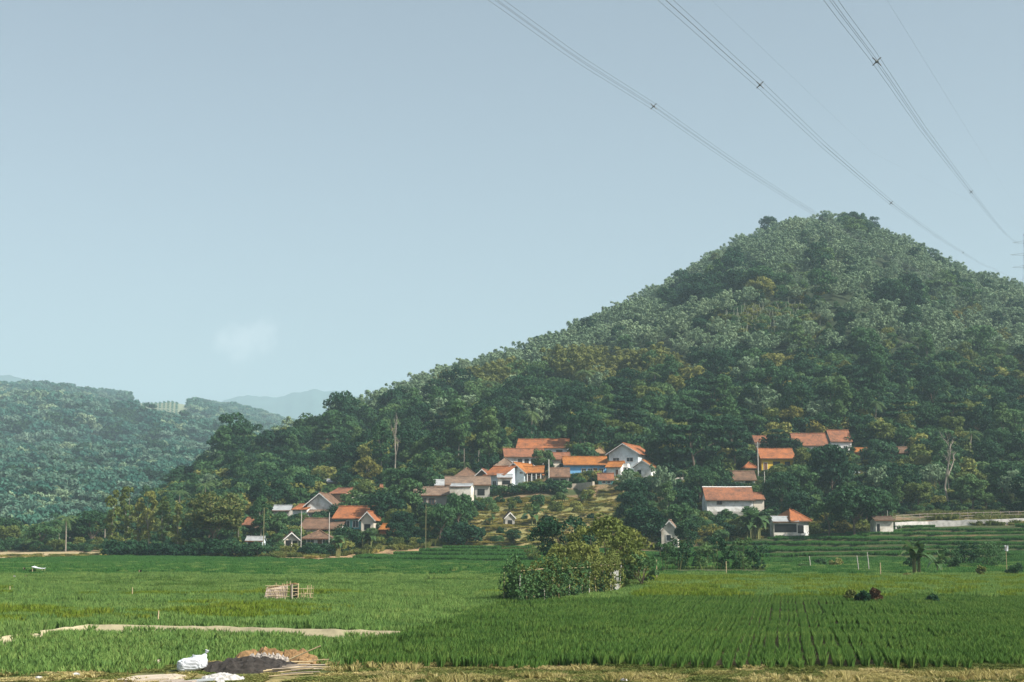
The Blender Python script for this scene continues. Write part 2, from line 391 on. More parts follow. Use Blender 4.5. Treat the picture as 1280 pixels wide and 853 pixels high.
def bamboo(seed, mat, H=11, Rr=4.2, nc=13, per=62):
    r = rg(seed); b = MB(); C = []; rad = []
    for i in range(nc):
        a = 2.399*i+r.random()*.5; hh = H*(.62+.42*r.random()); o = Vector((math.cos(a), math.sin(a), 0)); rr = Rr*(.25+.7*math.sqrt((i+.5)/nc))
        if i < 3: hh = H*(.95+.1*r.random()); rr = Rr*.3
        base = o*r.random()*.8
        pts = [base+o*rr*(t**2.2)+Vector((0, 0, hh*(t*1.25-.36*t**3.2)-.4)) for t in np.linspace(0, 1, 7)]
        b.tube(pts, [.07, .06, .055, .05, .04, .025, .01], 4)
        for f, k in ((.58, .95), (.78, 1.05), (.95, .8), (1.0, .5)):
            p = base+o*rr*(f**2.2)+Vector((0, 0, hh*(f*1.25-.36*f**3.2)-.4))
            C.append((p.x+r.normal()*.25, p.y+r.normal()*.25, p.z+r.normal()*.2)); rad.append(k*(.8+.45*r.random()))
    V, Fq = blob_leaves(C, np.array(rad), per//2, .30, .6, r, .9, .26, -.7)
    return ([('crown', mesh_np('crown', V, [Fq], [M[mat]])), ('culms', b.mesh('culms', M['culm']))], H, Rr)
TREES['bamboo'] = [bamboo(101+k, 'leaf_bamboo', 9.5+k) for k in range(3)]
TREES['bamboo_gold'] = [bamboo(111+k, 'leaf_bamboo_gold', 13, 5.5, 20, 90) for k in range(2)]

def coconut(seed, H=8.5, nf=18, L_=3.0):
    r = rg(seed); b = MB(); dx = r.normal()*.8
    b.tube([(0, 0, -.5), (dx*.2, 0, H*.4), (dx, 0, H)], [.2, .15, .12], 7)
    V = []; Fq = []
    for i in range(nf):
        a = 6.283*i/nf+r.random()*.3; el = -.35+1.35*r.random(); o = Vector((math.cos(a), math.sin(a), 0)); sd = Vector((-o.y, o.x, 0))
        prev = None; ps = []
        for t in np.linspace(0, 1, 9):
            ps.append(Vector((dx, 0, H))+o*L_*t*math.cos(el*(1-t))+Vector((0, 0, L_*(math.sin(el)*t-.75*t*t))))
        for j in range(8):
            p, q = ps[j], ps[j+1]; wl = .62*math.sin(math.pi*(.12+.85*j/8))+.1
            for sgn in (-1, 1):
                for k in range(2):
                    f0 = k/2; c0 = p.lerp(q, f0); c1 = p.lerp(q, f0+.36); tip = c0.lerp(c1, .5)+sd*sgn*wl+(q-p)*.5+Vector((0, 0, -.3*wl-.1))
                    n0 = len(V); V += [c0, c1, tip]; Fq.append((n0, n0+1, n0+2))
    return ([('crown', mesh_np('crown', np.array([tuple(v) for v in V]), [np.array(Fq)], [M['leaf_palm']])), ('trunk', b.mesh('trunk', M['bark_pale']))], H+1.5, L_)
TREES['palm'] = [coconut(121), coconut(122, 7.5, 16, 2.6)]
def leaf_strip(V, Fq, base, o, L_, W_, el, droop, r, seg=7):
    sd = Vector((-o.y, o.x, 0)); n0 = len(V)
    for j in range(seg+1):
        t = j/seg
        p = base+o*L_*t*math.cos(el)+Vector((0, 0, L_*(math.sin(el)*t-droop*t*t)))
        w = W_*.5*math.sin(math.pi*min(1, .06+.94*t)**.75)
        up = Vector((0, 0, .22*w))
        V += [p-sd*w+up, p, p+sd*w+up]
    for j in range(seg):
        a = n0+3*j; Fq += [(a, a+1, a+4, a+3), (a+1, a+2, a+5, a+4)]
def banana(seed, n=3, H=2.6, L_=2.3):
    r = rg(seed); b = MB(); V = []; Fq = []
    for k in range(n):
        a = r.random()*6.283; c = Vector((math.cos(a), math.sin(a), 0))*(.2+.7*r.random())*(k > 0); h = H*(.7+.4*r.random())
        b.tube([c+Vector((0, 0, -.4)), c+Vector((0, 0, h*.6)), c+Vector((.05, 0, h))], [.11, .09, .05], 7)
        nl = int(r.integers(6, 9))
        for i in range(nl):
            a = 6.283*i/nl+r.random()*.6; o = Vector((math.cos(a), math.sin(a), 0))
            leaf_strip(V, Fq, c+Vector((0, 0, h*(.6+.4*r.random()))), o, L_*(.7+.4*r.random()), .7+.2*r.random(), .55+.85*r.random(), .45+.45*r.random(), r)
    return ([('leaves', mesh_np('leaves', np.array([tuple(v) for v in V]), [np.array(Fq)], [M['leaf_banana']])), ('stem', b.mesh('stem', M['stem']))], H+1.2, 2.0)
TREES['banana'] = [banana(131, 4, 2.0, 2.6), banana(132, 6, 2.1, 2.6), banana(133, 2, 1.9, 2.3)]
def conifer(seed, H=7.5, R_=1.9):
    r = rg(seed); b = MB(); b.tube([(0, 0, -.4), (0, 0, H)], [.16, .03], 6); C = []
    for k in range(11):
        t = k/11; z = 1+t*(H-1.2); n = 9
        for i in range(n):
            a = 6.283*i/n+k
            for f in (.35, .7, 1.0):
                C.append((R_*(1-t)*f*math.cos(a), R_*(1-t)*f*math.sin(a), z-.15*f))
    V, Fq = blob_leaves(C, .32, 10, .18, .5, r, .4)
    return ([('crown', mesh_np('crown', V, [Fq], [M['leaf_dark']])), ('trunk', b.mesh('trunk', M['bark']))], H, R_)
TREES['conifer'] = [conifer(141)]
def bare(seed, H=13):
    r = rg(seed); b = MB()
    def br(p, d, L_, rad, dep):
        q = p+d*L_; m = p.lerp(q, .5)+Vector((r.normal(), r.normal(), 0))*L_*.05
        b.tube([p, m, q], [rad, rad*.8, rad*.55], 6)
        if dep <= 0: return
        for k in range(3 if dep > 1 else 4):
            nd = (d*1.0+Vector((r.normal()*.6, r.normal()*.6, .25+r.random()*.3))).normalized()
            br(p.lerp(q, .55+.45*r.random()), nd, L_*(.45+.2*r.random()), rad*.5, dep-1)
    br(Vector((0, 0, -.5)), Vector((0, 0, 1)), H*.55, .2, 3)
    return ([('trunk', b.mesh('trunk', M['bark_pale']))], H, 2)
TREES['bare'] = [bare(151), bare(152, 9)]

def far_proto(mat, seed, R_, H, nb, per, size, shape='round'):
    r = rg(seed); cm, c = crown_mesh('far_crown', M[mat], r, R_, H*.12, H, nb, R_*.36, per, size, .6, shape)
    return cm

# ------------------------------------------------------------------ geometry-nodes scatter (only for uncountable stuff)
def scatter(name, pts, idx, rots, scl, protos, label=None):
    me = bpy.data.meshes.new(name); n = len(pts)
    me.vertices.add(n); me.vertices.foreach_set('co', np.asarray(pts, np.float32).ravel())
    a = me.attributes.new('idx', 'INT', 'POINT'); a.data.foreach_set('value', np.asarray(idx, np.int32))
    a = me.attributes.new('rot', 'FLOAT_VECTOR', 'POINT'); a.data.foreach_set('vector', np.asarray(rots, np.float32).ravel())
    a = me.attributes.new('scl', 'FLOAT_VECTOR', 'POINT'); a.data.foreach_set('vector', np.asarray(scl, np.float32).ravel())
    for m in {mm.name: mm for p in protos for mm in p.materials}.values(): me.materials.append(m)
    o = put(name, me)
    ng = bpy.data.node_groups.new(name+'_nodes', 'GeometryNodeTree')
    ng.interface.new_socket('Geometry', in_out='INPUT', socket_type='NodeSocketGeometry')
    ng.interface.new_socket('Geometry', in_out='OUTPUT', socket_type='NodeSocketGeometry')
    N = ng.nodes; L = ng.links; gi = N.new('NodeGroupInput'); go = N.new('NodeGroupOutput'); jn = N.new('GeometryNodeJoinGeometry')
    def attr(nm, dt):
        q = N.new('GeometryNodeInputNamedAttribute'); q.data_type = dt; q.inputs['Name'].default_value = nm; return q.outputs['Attribute']
    ai, ar, asx = attr('idx', 'INT'), attr('rot', 'FLOAT_VECTOR'), attr('scl', 'FLOAT_VECTOR')
    er = N.new('FunctionNodeEulerToRotation'); L.new(ar, er.inputs[0])
    for k, pm in enumerate(protos):
        po = bpy.data.objects.new(name+'_source', pm)
        oi = N.new('GeometryNodeObjectInfo'); oi.inputs['Object'].default_value = po
        cmp_ = N.new('FunctionNodeCompare'); cmp_.data_type = 'INT'; cmp_.operation = 'EQUAL'
        L.new(ai, cmp_.inputs[2]); cmp_.inputs[3].default_value = k
        ip = N.new('GeometryNodeInstanceOnPoints'); L.new(gi.outputs[0], ip.inputs['Points']); L.new(cmp_.outputs[0], ip.inputs['Selection'])
        L.new(oi.outputs['Geometry'], ip.inputs['Instance']); L.new(er.outputs[0], ip.inputs['Rotation']); L.new(asx, ip.inputs['Scale'])
        L.new(ip.outputs[0], jn.inputs[0])
    L.new(jn.outputs[0], go.inputs[0])
    md = o.modifiers.new('scatter', 'NODES'); md.node_group = ng
    o['kind'] = 'stuff'
    if label: o['label'] = label
    return o

# ------------------------------------------------------------------ buildings
PROT = []       # (u0, u1, vtop, vbase, Y): what must stay visible
LAND = []       # (phrase, u, v) landmarks for the plants' labels
def panel(b, p00, p10, p11, p01, th=.12, nx=10, ny=4, sag=.05, mi=0, seed=0):
    """roof surface p00-p10 eave, p01-p11 ridge, a little uneven"""
    p00, p10, p11, p01 = map(Vector, (p00, p10, p11, p01)); r = rg(seed+7)
    n = (p10-p00).cross(p01-p00).normalized()
    if n.z < 0: n = -n
    top = []
    for j in range(ny+1):
        for i in range(nx+1):
            f, g = i/nx, j/ny
            p = p00.lerp(p10, f).lerp(p01.lerp(p11, f), g)
            p = p-Vector((0, 0, sag*math.sin(math.pi*f)*(.4+.6*g)))+n*float(r.normal())*.015
            top.append(p)
    k = len(top); bot = [p-n*th for p in top]; W = nx+1
    fs = []
    for j in range(ny):
        for i in range(nx):
            a = j*W+i; fs.append((a, a+1, a+W+1, a+W)); fs.append((a+k, a+W+k, a+W+1+k, a+1+k))
    for i in range(nx):
        fs.append((i, i+k, i+1+k, i+1)); a = ny*W+i; fs.append((a, a+1, a+1+k, a+k))
    for j in range(ny):
        a = j*W; fs.append((a, a+W, a+W+k, a+k)); a = j*W+nx; fs.append((a, a+k, a+W+k, a+W))
    b.add(top+bot, fs, mi)
def opening(root, kind, xc, z0, z1, w, y=0.0, mat=None, side=None, W=0):
    """window or door on the front wall (side=None) or on the right end wall"""
    def bx(b, x0, x1, y0, y1, a, c):
        if side is None: b.box(x0, x1, y0, y1, a, c)
        else: b.box(side-y1, side-y0, x0, x1, a, c)
    if kind == 'window':
        b = MB(); t = .09
        bx(b, xc-w/2-t, xc+w/2+t, y-.07, y, z0-t, z0); bx(b, xc-w/2-t, xc+w/2+t, y-.07, y, z1, z1+t)
        bx(b, xc-w/2-t, xc-w/2, y-.07, y, z0, z1); bx(b, xc+w/2, xc+w/2+t, y-.07, y, z0, z1)
        if w > .8: bx(b, xc-.03, xc+.03, y-.06, y, z0, z1)
        o = b.build('window', mat or M['frame_white'], root)
        g = MB(); bx(g, xc-w/2, xc+w/2, y-.03, y+.02, z0, z1); g.build('pane', M['pane_glass'], o)
    elif kind == 'door':
        b = MB(); bx(b, xc-w/2, xc+w/2, y-.05, y+.02, z0, z1); o = b.build('door', mat or M['frame_wood'], root)
        f = MB(); t = .08
        bx(f, xc-w/2-t, xc-w/2, y-.08, y, z0, z1); bx(f, xc+w/2, xc+w/2+t, y-.08, y, z0, z1); bx(f, xc-w/2-t, xc+w/2+t, y-.08, y, z1, z1+t)
        f.build('frame', M['frame_white'], o)
    elif kind == 'void':
        b = MB(); bx(b, xc-w/2, xc+w/2, y-.04, y+.02, z0, z1); b.build('opening', M['dark'], root)
HID = [0]
def house(name, label, cat, u0, u1, vr, ve, vb, D, yaw=0, roof='side', tile='tile_orange', wall='wall_white', over=.55,
          op=(), lean=(), plinth=None, Y=None, dY=0, hipf=.3, phrase=None, gablewall=None, protect=True, steps=(), group=None, rightwall=None, ridge_mat=None, minwall=0):
    uc = (u0+u1)/2; HID[0] += 1
    g = ground_at(uc, vb) if Y is None else at(uc, vb, Y)
    Yw = g.y+dY
    p = at(uc, vb, Yw); c, s_ = math.cos(yaw), math.sin(yaw)
    W = (u1-u0)*px(Yw)*1.0
    if roof == 'side': W2 = W/2/max(.5, c)-0.0; wx = W2-over*.7
    else: W2 = W/2; wx = W2-over
    he = at(uc, ve, Yw-over*.5).z-p.z; yr = Yw+(D/2 if roof != 'gable' else 0)
    hr = at(uc, vr, yr).z-p.z
    if minwall: he = max(he, minwall)
    hr = max(hr, he+.5)
    root = thing(name, label, cat, p, yaw, group)
    base = -1.2
    if roof != 'hip': hm = he if roof == 'gable' else he
    b = MB()
    if roof == 'side':
        k = (hr-he)/(D/2+over); hw = he+k*over-.3
        b.prism([(-wx, 0, base), (-wx, D, base), (-wx, D, hw), (-wx, D/2, hr-.32), (-wx, 0, hw)], (2*wx, 0, 0))
    elif roof == 'gable':
        k = (hr-he)/W2; hw = he+k*over-.3
        b.prism([(-wx, 0, base), (wx, 0, base), (wx, 0, hw), (0, 0, hr-.32), (-wx, 0, hw)], (0, D, 0))
    else:
        b.box(-wx, wx, 0, D, base, he+.05)
    b.build('wall', M[wall], root)
    rb = MB(); rt = MB(); S = HID[0]*10
    if roof == 'side':
        panel(rb, (-W2, -over, he), (W2, -over, he), (W2, D/2, hr), (-W2, D/2, hr), seed=S)
        panel(rb, (-W2, D+over, he), (W2, D+over, he), (W2, D/2, hr), (-W2, D/2, hr), seed=S+1)
        rt.tube([(-W2-.03, D/2, hr+.02), (0, D/2, hr-.03), (W2+.03, D/2, hr+.02)], .16, 6)
    elif roof == 'gable':
        panel(rb, (-W2, -over, he), (-W2, D+over, he), (0, D+over, hr), (0, -over, hr), seed=S)
        panel(rb, (W2, -over, he), (W2, D+over, he), (0, D+over, hr), (0, -over, hr), seed=S+1)
        rt.tube([(0, -over-.03, hr+.02), (0, D/2, hr-.03), (0, D+over, hr+.02)], .15, 6)
    else:
        hx = W2*(1-2*hipf) if D < 2*W2 else .05
        hx = min(hx, W2*.95)
        o_ = over
        panel(rb, (-W2, -o_, he), (W2, -o_, he), (hx, D/2, hr), (-hx, D/2, hr), seed=S)
        panel(rb, (-W2, D+o_, he), (W2, D+o_, he), (hx, D/2, hr), (-hx, D/2, hr), seed=S+1)
        panel(rb, (-W2, -o_, he), (-W2, D+o_, he), (-hx, D/2, hr), (-hx, D/2, hr), seed=S+2)
        panel(rb, (W2, -o_, he), (W2, D+o_, he), (hx, D/2, hr), (hx, D/2, hr), seed=S+3)
        rt.tube([(-hx, D/2, hr+.02), (hx, D/2, hr+.02)], .15, 6)
        for sx in (-1, 1): rt.tube([(sx*W2, -o_, he+.03), (sx*hx, D/2, hr+.03)], .12, 5)
    ro = rb.build('roof', M[tile], root); rt.build('ridge_cap', M[ridge_mat or tile], ro)
    fb = MB(); fb.box(-W2, W2, -over-.03, -over+.02, he-.2, he-.02) if roof != 'gable' else (
        fb.prism([(-W2, -over-.04, he-.22), (-W2, -over-.04, he-.02), (0, -over-.04, hr-.06), (0, -over-.04, hr-.30)], (0, .05, 0)),
        fb.prism([(W2, -over-.04, he-.22), (W2, -over-.04, he-.02), (0, -over-.04, hr-.06), (0, -over-.04, hr-.30)], (0, .05, 0)))
    fb.build('fascia', M['frame_white'] if roof == 'gable' else M['frame_wood'], ro)
    if plinth: MB().box(-wx-.06, wx+.06, -.06, D+.06, base-.1, plinth).build('plinth', M['plaster_plinth'], root)
    if rightwall: MB().box(wx, wx+.05, 0.02, D-.02, base, he-.1).build('end_wall', M[rightwall], root)
    for q in op:
        k_, fx, z0, z1, w = q[:5]; mt = M[q[5]] if len(q) > 5 and q[5] else None
        opening(root, k_, -wx+2*wx*fx, z0, min(z1, he+ (1.2 if roof=='gable' else .05)), w, 0, mt)
    for (fx0, fx1, dep, zh, zl, mt, posts) in lean:
        b = MB(); x0, x1 = -wx+2*wx*fx0, -wx+2*wx*fx1
        panel(b, (x0, -dep, zl), (x1, -dep, zl), (x1, -.02, zh), (x0, -.02, zh), .07, 6, 2, .03, seed=S+5)
        lo = b.build('porch_roof', M[mt], root)
        for i in range(posts):
            xx = x0+.15+(x1-x0-.3)*i/max(1, posts-1)
            MB().box(xx-.07, xx+.07, -dep+.2, -dep+.34, base, zl).build('post', M['frame_white'], root)
    PADS.append((p.x-s_*D/2, p.y+c*D/2, wx+.2, D/2+.2, p.z-.03, c, s_))
    if protect: PROT.append((u0+.12*(u1-u0), u1-.12*(u1-u0), vr, vb-(vb-ve)*.62, Yw))
    LAND.append((phrase or label, uc, (vr+vb)/2, Yw))
    return root, p, wx, he, hr
def Z(v1, v2, Y): return abs(v2-v1)*px(Y)

W_, DR, VO = 'window', 'door', 'void'
# --- left cluster, by the edge of the paddies
house('brown_roof_house', 'low house with wide brown hip roof, nearest to the paddies in the left cluster', 'house', 378, 415, 663, 673, 686, 6, 0, 'hip', 'tile_brown', 'wall_white', .7,
      [(W_, .2, .8, 1.9, 1.2), (DR, .62, 0, 2, .9), (W_, .85, .8, 1.9, 1.0)], phrase='the low hip-roofed house', group='village houses')
house('brown_roof_house', 'small brown gable-roofed annex left of the low hip-roofed house', 'house', 351, 377, 665, 677, 687, 5, R(12), 'gable', 'tile_brown', 'wall_cream', .6,
      [(VO, .3, 0, 1.7, 1.0), (VO, .75, .6, 1.6, .8)], phrase='the small brown annex', group='village houses')
house('brown_roof_house', 'house with long dull brown roof and white left gable, above the low hip roof', 'house', 372, 427, 648, 661, 670, 7, R(-14), 'side', 'tile_brown', 'wall_white', .5,
      [(VO, .6, 0, 1.6, 1.2), (VO, .85, 0, 1.6, 1)], phrase='the long brown-roofed house', group='village houses')
house('orange_roof_house', 'house with broad orange roof at the right of the left cluster', 'house', 415, 465, 633, 648, 666, 9, R(-10), 'side', 'tile_orange', 'wall_teal', .6,
      [(W_, .35, 1.1, 2.3, 1.1), (W_, .6, 1.1, 2.3, 1.1)], phrase='the broad orange-roofed house', group='village houses')
house('gabled_house', 'small cream cross-gabled house tucked right of the broad orange roof', 'house', 448, 470, 639, 651, 667, 6, R(-8), 'gable', 'tile_orange', 'wall_cream', .5,
      [(VO, .5, .7, 1.8, 1.2)], dY=-1.5, phrase='the small cream gabled house', group='village houses')
house('gabled_house', 'white-gabled house with sweeping brown roof at top of the left cluster', 'house', 379, 420, 616, 633, 650, 9, R(-6), 'gable', 'tile_brown', 'wall_white', .8,
      [(VO, .75, 0, 1.8, 1.4)], lean=[(.1, 1.0, 2.0, 2.3, 1.6, 'tile_old', 3)], phrase='the sweeping brown-roofed house', group='village houses')
house('tower_house', 'tall narrow house with orange roof and bright cream end wall behind the sweeping brown roof', 'house', 409, 433, 610, 617, 642, 7, R(-32), 'side', 'tile_rust', 'bricks_raw', .25,
      [(VO, .4, 1.0, 2.2, .8)], rightwall='wall_cream', dY=5, phrase='the tall narrow cream house', group='village houses')
house('small_white_house', 'small white house with pale orange roof, leftmost under the sweeping brown roof', 'house', 364, 385, 630, 637, 652, 6, R(-25), 'side', 'tile_orange', 'wall_white', .4,
      [(W_, .4, .7, 1.5, .8)], rightwall='wall_white', phrase='the small white house of the left cluster', group='village houses')
house('grey_roof_shed', 'grey sheet-roofed shed left of the small white house', 'shed', 340, 363, 632, 638, 650, 5, 0, 'side', 'metal_roof', 'wall_grey', .4, [(VO, .5, 0, 1.5, 1)], phrase='the grey-roofed shed')
house('brown_roof_hut', 'small brown-roofed hut alone at the left end of the village', 'hut', 302, 320, 647, 656, 668, 4, R(-20), 'side', 'tile_rust', 'wood_dark', .5, [(VO, .5, 0, 1.5, 1)], phrase='the leftmost brown hut')
house('paddy_shed', 'pale blue-white open shed at the edge of the paddies, left of the village', 'shed', 306, 329, 671, 676, 689, 3.5, 0, 'side', 'metal_roof', 'wall_paleblue', .3,
      [(VO, .3, .4, 1.7, 1.0), (VO, .7, .4, 1.7, 1.0)], phrase='the pale paddy-side shed')
house('tiny_orange_hut', 'tiny hut with bright orange roof right of the left cluster', 'hut', 473, 486, 655, 662, 672, 3, R(-25), 'side', 'tile_bright', 'wall_red', .3, [], phrase='the tiny orange hut')
house('field_shed', 'brown-roofed shed alone among trees above the left cluster', 'shed', 474, 486, 606, 611, 620, 3.5, 0, 'side', 'tile_rust', 'wall_cream', .3, [(VO, .5, 0, 1.5, .9)], phrase='the shed above the left cluster')
house('field_shed', 'grey flat shed roof glimpsed among trees above the tall cream house', 'shed', 401, 420, 599, 603, 611, 3.5, 0, 'side', 'metal_roof', 'wall_grey', .3, [], phrase='the grey shed in the trees')
# --- middle cluster
house('long_brown_house', 'long grey house with weathered brown roof, lowest of the middle cluster', 'house', 517, 562, 609, 619, 640, 8, R(4), 'side', 'tile_old', 'wall_grey', .5,
      [(W_, .25, 1.6, 2.8, 1.1, 'frame_wood'), (W_, .5, 1.6, 2.8, 1.1, 'frame_wood')], phrase='the lowest middle-cluster house', group='village houses')
house('blotchy_white_building', 'square white building with blotchy stained wall and flat metal roof', 'building', 562, 589, 605, 608, 640, 5, R(-6), 'side', 'metal_roof', 'wall_stained', .15,
      [(VO, .2, 1.2, 2.0, .5)], dY=-1, phrase='the blotchy white building')
house('long_brown_house', 'long low house with dull brown roof behind the blotchy white building', 'house', 556, 614, 596, 606, 624, 8, R(3), 'side', 'tile_old', 'wall_grey', .5,
      [(VO, .8, .8, 2.2, 1.6), (VO, .6, .8, 2.2, 1.0)], phrase='the long low brown-roofed house', group='village houses')
house('metal_roof_shed', 'shed with pale metal roof left of the long low brown house', 'shed', 543, 560, 600, 607, 616, 4, R(10), 'side', 'metal_roof', 'wall_grey', .2, [], phrase='the pale metal-roofed shed')
house('hip_roof_house', 'house with brown hip roof behind the long low brown house', 'house', 566, 600, 585, 597, 610, 8, 0, 'hip', 'tile_brown', 'wall_cream', .5, [], phrase='the brown hip-roofed house', group='village houses')
house('gabled_house', 'small dark-gabled house between the brown hip roof and the orange roofs', 'house', 590, 615, 586, 598, 612, 7, R(-8), 'gable', 'tile_rust', 'wood_dark', .4, [], phrase='the dark-gabled house', group='village houses')
house('gabled_house', 'pale blue house under a steep orange roof beside the dark gable', 'house', 604, 632, 583, 594, 612, 8, R(-35), 'side', 'tile_orange', 'wall_paleblue', .5, [(W_, .5, .9, 1.9, .9)], phrase='the pale blue house', group='village houses')
house('hip_roof_house', 'faded brown-roofed house just above the pale blue house', 'house', 617, 646, 573, 583, 594, 7, 0, 'hip', 'tile_old', 'wall_grey', .5, [], phrase='the faded hip-roofed house', group='village houses')
house('front_gabled_house', 'grey gable-ended house with bright orange roof and pillared porch', 'house', 626, 660, 578, 592, 607, 11, R(-22), 'gable', 'tile_bright', 'wall_paleblue', .7,
      [(W_, .3, .9, 2.0, .9)], phrase='the gable-ended grey house', group='village houses')
r_, p_, wx_, he_, hr_ = house('pillared_porch', 'dark pillared porch wing under the orange roof of the gable-ended house', 'porch', 650, 680, 583, 591, 606, 5, R(-4), 'side', 'tile_bright', 'dark', .9,
      [(DR, .3, 0, 2.1, .9), (W_, .6, .7, 1.9, 1.1), (DR, .85, 0, 2.1, .8)], phrase='the pillared porch')
for i in range(5):
    xx = -wx_+.1+(2*wx_-.2)*i/4
    MB().box(xx-.1, xx+.1, -.85, -.65, -.8, he_-.1).build('pillar', M['frame_white'], r_)
house('lean_to_shed', 'grey lean-to shed in front of the gable-ended grey house', 'shed', 621, 641, 593, 597, 612, 3.2, 0, 'side', 'metal_roof', 'wall_stained', .35, [(VO, .6, 1.1, 2.0, 1.8)], dY=-1.5, phrase='the grey lean-to')
house('long_white_house', 'long white house with brown roof and row of windows, second from the top', 'house', 630, 682, 561, 571, 583, 8, R(5), 'side', 'tile_rust', 'wall_white', .5,
      [(W_, .38, .6, 1.7, .9, 'frame_wood'), (W_, .55, .6, 1.7, .9, 'frame_wood'), (W_, .72, .6, 1.7, .9, 'frame_wood'), (DR, .88, 0, 1.8, .8)], phrase='the long white house', group='village houses')
house('top_orange_house', 'two-storey house with long orange roof and green gable, highest of the middle cluster', 'house', 645, 710, 549, 560, 576, 9, R(-7), 'side', 'tile_orange', 'wall_paleblue', .5,
      [(VO, .45, .9, 2.6, 2.6), (W_, .65, 1.1, 2.2, 1.2, 'frame_wood'), (VO, .85, .9, 2.6, 1.6)], phrase='the highest orange-roofed house', group='village houses')
house('brown_roof_house', 'house with flat dull brown roof right of the pillared porch', 'house', 686, 713, 585, 596, 607, 6, 0, 'side', 'tile_brown', 'wall_grey', .5,
      [(VO, .3, 0, 1.5, 1.4), (VO, .7, 0, 1.5, 1.2)], phrase='the brown house right of the porch', group='village houses')
house('brown_roof_house', 'tan-roofed house glimpsed above the brown house, left of the blue house', 'house', 690, 715, 566, 574, 588, 6, R(6), 'side', 'tile_rust', 'wall_cream', .5,
      [(VO, .5, .3, 1.5, 1.2)], phrase='the tan-roofed house', group='village houses')
house('blue_house', 'blue-walled house with long bright orange roof', 'house', 704, 761, 571, 581, 596, 8, R(2), 'side', 'tile_bright', 'wall_blue', .6,
      [(W_, .45, .7, 1.9, 1.0), (W_, .6, .7, 1.9, 1.0), (DR, .72, 0, 2, .9), (W_, .86, .7, 1.9, 1.0)], phrase='the blue house', group='village houses')
# --- white two-storey house
r_, p_, wx_, he_, hr_ = house('white_two_storey_house', 'tall white two-storey house with broad front gable and orange roof', 'house', 757, 802, 554, 568, 597, 15, R(-20), 'gable', 'tile_orange', 'wall_paleblue', .7,  # white walls tinted pale blue, their shade put into the colour
      [(W_, .25, 3.7, 4.6, 1.5, 'frame_white'), (W_, .72, 3.7, 4.6, 1.5, 'frame_white'), (DR, .12, 0, 2.2, .8)], phrase='the white two-storey house')
b = MB(); b.box(-wx_*.35, wx_*.45, -2.2, -.02, 2.35, 3.15); bal = b.build('balcony', M['frame_white'], r_)
MB().box(-wx_*.35-.1, wx_*.45+.1, -2.3, -.02, 2.2, 2.35).build('slab', M['frame_white'], bal)
for i in range(4):
    xx = -wx_*.35+.2+(wx_*.8-.4)*i/3
    MB().box(xx-.13, xx+.13, -2.15, -1.89, -.8, 2.2).build('pillar', M['frame_white'], r_)
for fx, w in ((-.1, 1.2), (.25, 1.0)): MB().box(wx_*fx-w/2, wx_*fx+w/2, -.05, .02, 0, 2.0).build('doorway', M['dark'], r_)
house('white_annex', 'white annex with small orange gable right of the white two-storey house', 'house', 790, 817, 575, 584, 599, 6, R(-20), 'gable', 'tile_bright', 'wall_white', .5,
      [(VO, .3, 0, 2.1, .9)], dY=-3, phrase='the white annex', group='village houses')
house('white_annex', 'white annex with small orange roof left of the white two-storey house', 'house', 757, 777, 577, 584, 598, 5, R(-20), 'side', 'tile_bright', 'wall_white', .4,
      [(DR, .75, 0, 2, .7)], dY=-3, phrase='the left white annex', group='village houses')
r_, p_, wx_, he_, hr_ = house('stilt_stall', 'small teal and white stall on stilts below the blue house', 'stall', 747, 768, 592, 600, 606, 2.6, 0, 'side', 'tile_rust', 'wall_teal', .4,
      [(W_, .35, .3, .8, .7), (W_, .7, .3, .8, .7)], Y=318, phrase='the teal stall', )
house('thatched_hut', 'small round-looking hut with pointed thatch roof left of the white two-storey house', 'hut', 742, 757, 558, 567, 576, 3, 0, 'hip', 'thatch', 'wood_dark', .4, [], hipf=.48, phrase='the thatched hut')
# --- right cluster
r_, p_, wx_, he_, hr_ = house('white_house', 'long plain white house with terracotta roof and one tiny window', 'house', 882, 944, 609, 625, 648, 8, 0, 'side', 'tile_rust', 'wall_white', .55,
      [(W_, .27, 2.9, 3.6, .95, 'frame_wood')], plinth=1.35, phrase='the plain white house', ridge_mat='frame_white')
house('white_house_annex', 'small terracotta-roofed annex at the right end of the plain white house', 'house', 941, 957, 616, 624, 648, 6, 0, 'side', 'tile_rust', 'wall_cream', .35, [], dY=1.5, phrase='the terracotta annex', plinth=1.2)
house('yellow_house', 'yellow-walled house with orange roof and dark open bays', 'house', 950, 995, 561, 573, 589, 7, R(2), 'side', 'tile_orange', 'wall_yellow', .6,
      [(VO, .46, .1, 2.3, 1.7), (VO, .8, .1, 2.3, 1.3), (DR, .12, 0, 2, .8)], phrase='the yellow house')
house('top_right_house', 'long orange-roofed house high behind trees, left of the raised roof', 'house', 992, 1037, 542, 557, 566, 8, 0, 'side', 'tile_rust', 'wall_white', .5, [], phrase='the long upper-right house', group='village houses')
house('top_right_house', 'house with raised orange roof and white wall, highest on the right', 'house', 1038, 1066, 538, 552, 564, 8, 0, 'side', 'tile_rust', 'wall_white', .4, [(W_, .7, .5, 1.3, .9)], phrase='the raised-roof house', group='village houses')
house('top_right_house', 'small orange roof peeping left of the dark spreading tree above the yellow house', 'house', 943, 962, 545, 553, 566, 6, 0, 'side', 'tile_rust', 'wall_cream', .4, [], phrase='the half-hidden orange roof', group='village houses')
house('red_house', 'small bright red-orange building right of the raised-roof house', 'building', 1068, 1089, 560, 565, 574, 5, 0, 'side', 'tile_bright', 'wall_red', .3, [], phrase='the red building')
house('open_shed', 'open shed with dark brown roof on the slope at right', 'shed', 1110, 1137, 559, 566, 574, 4, 0, 'side', 'tile_brown', 'wood_dark', .5, [], phrase='the dark brown shed')
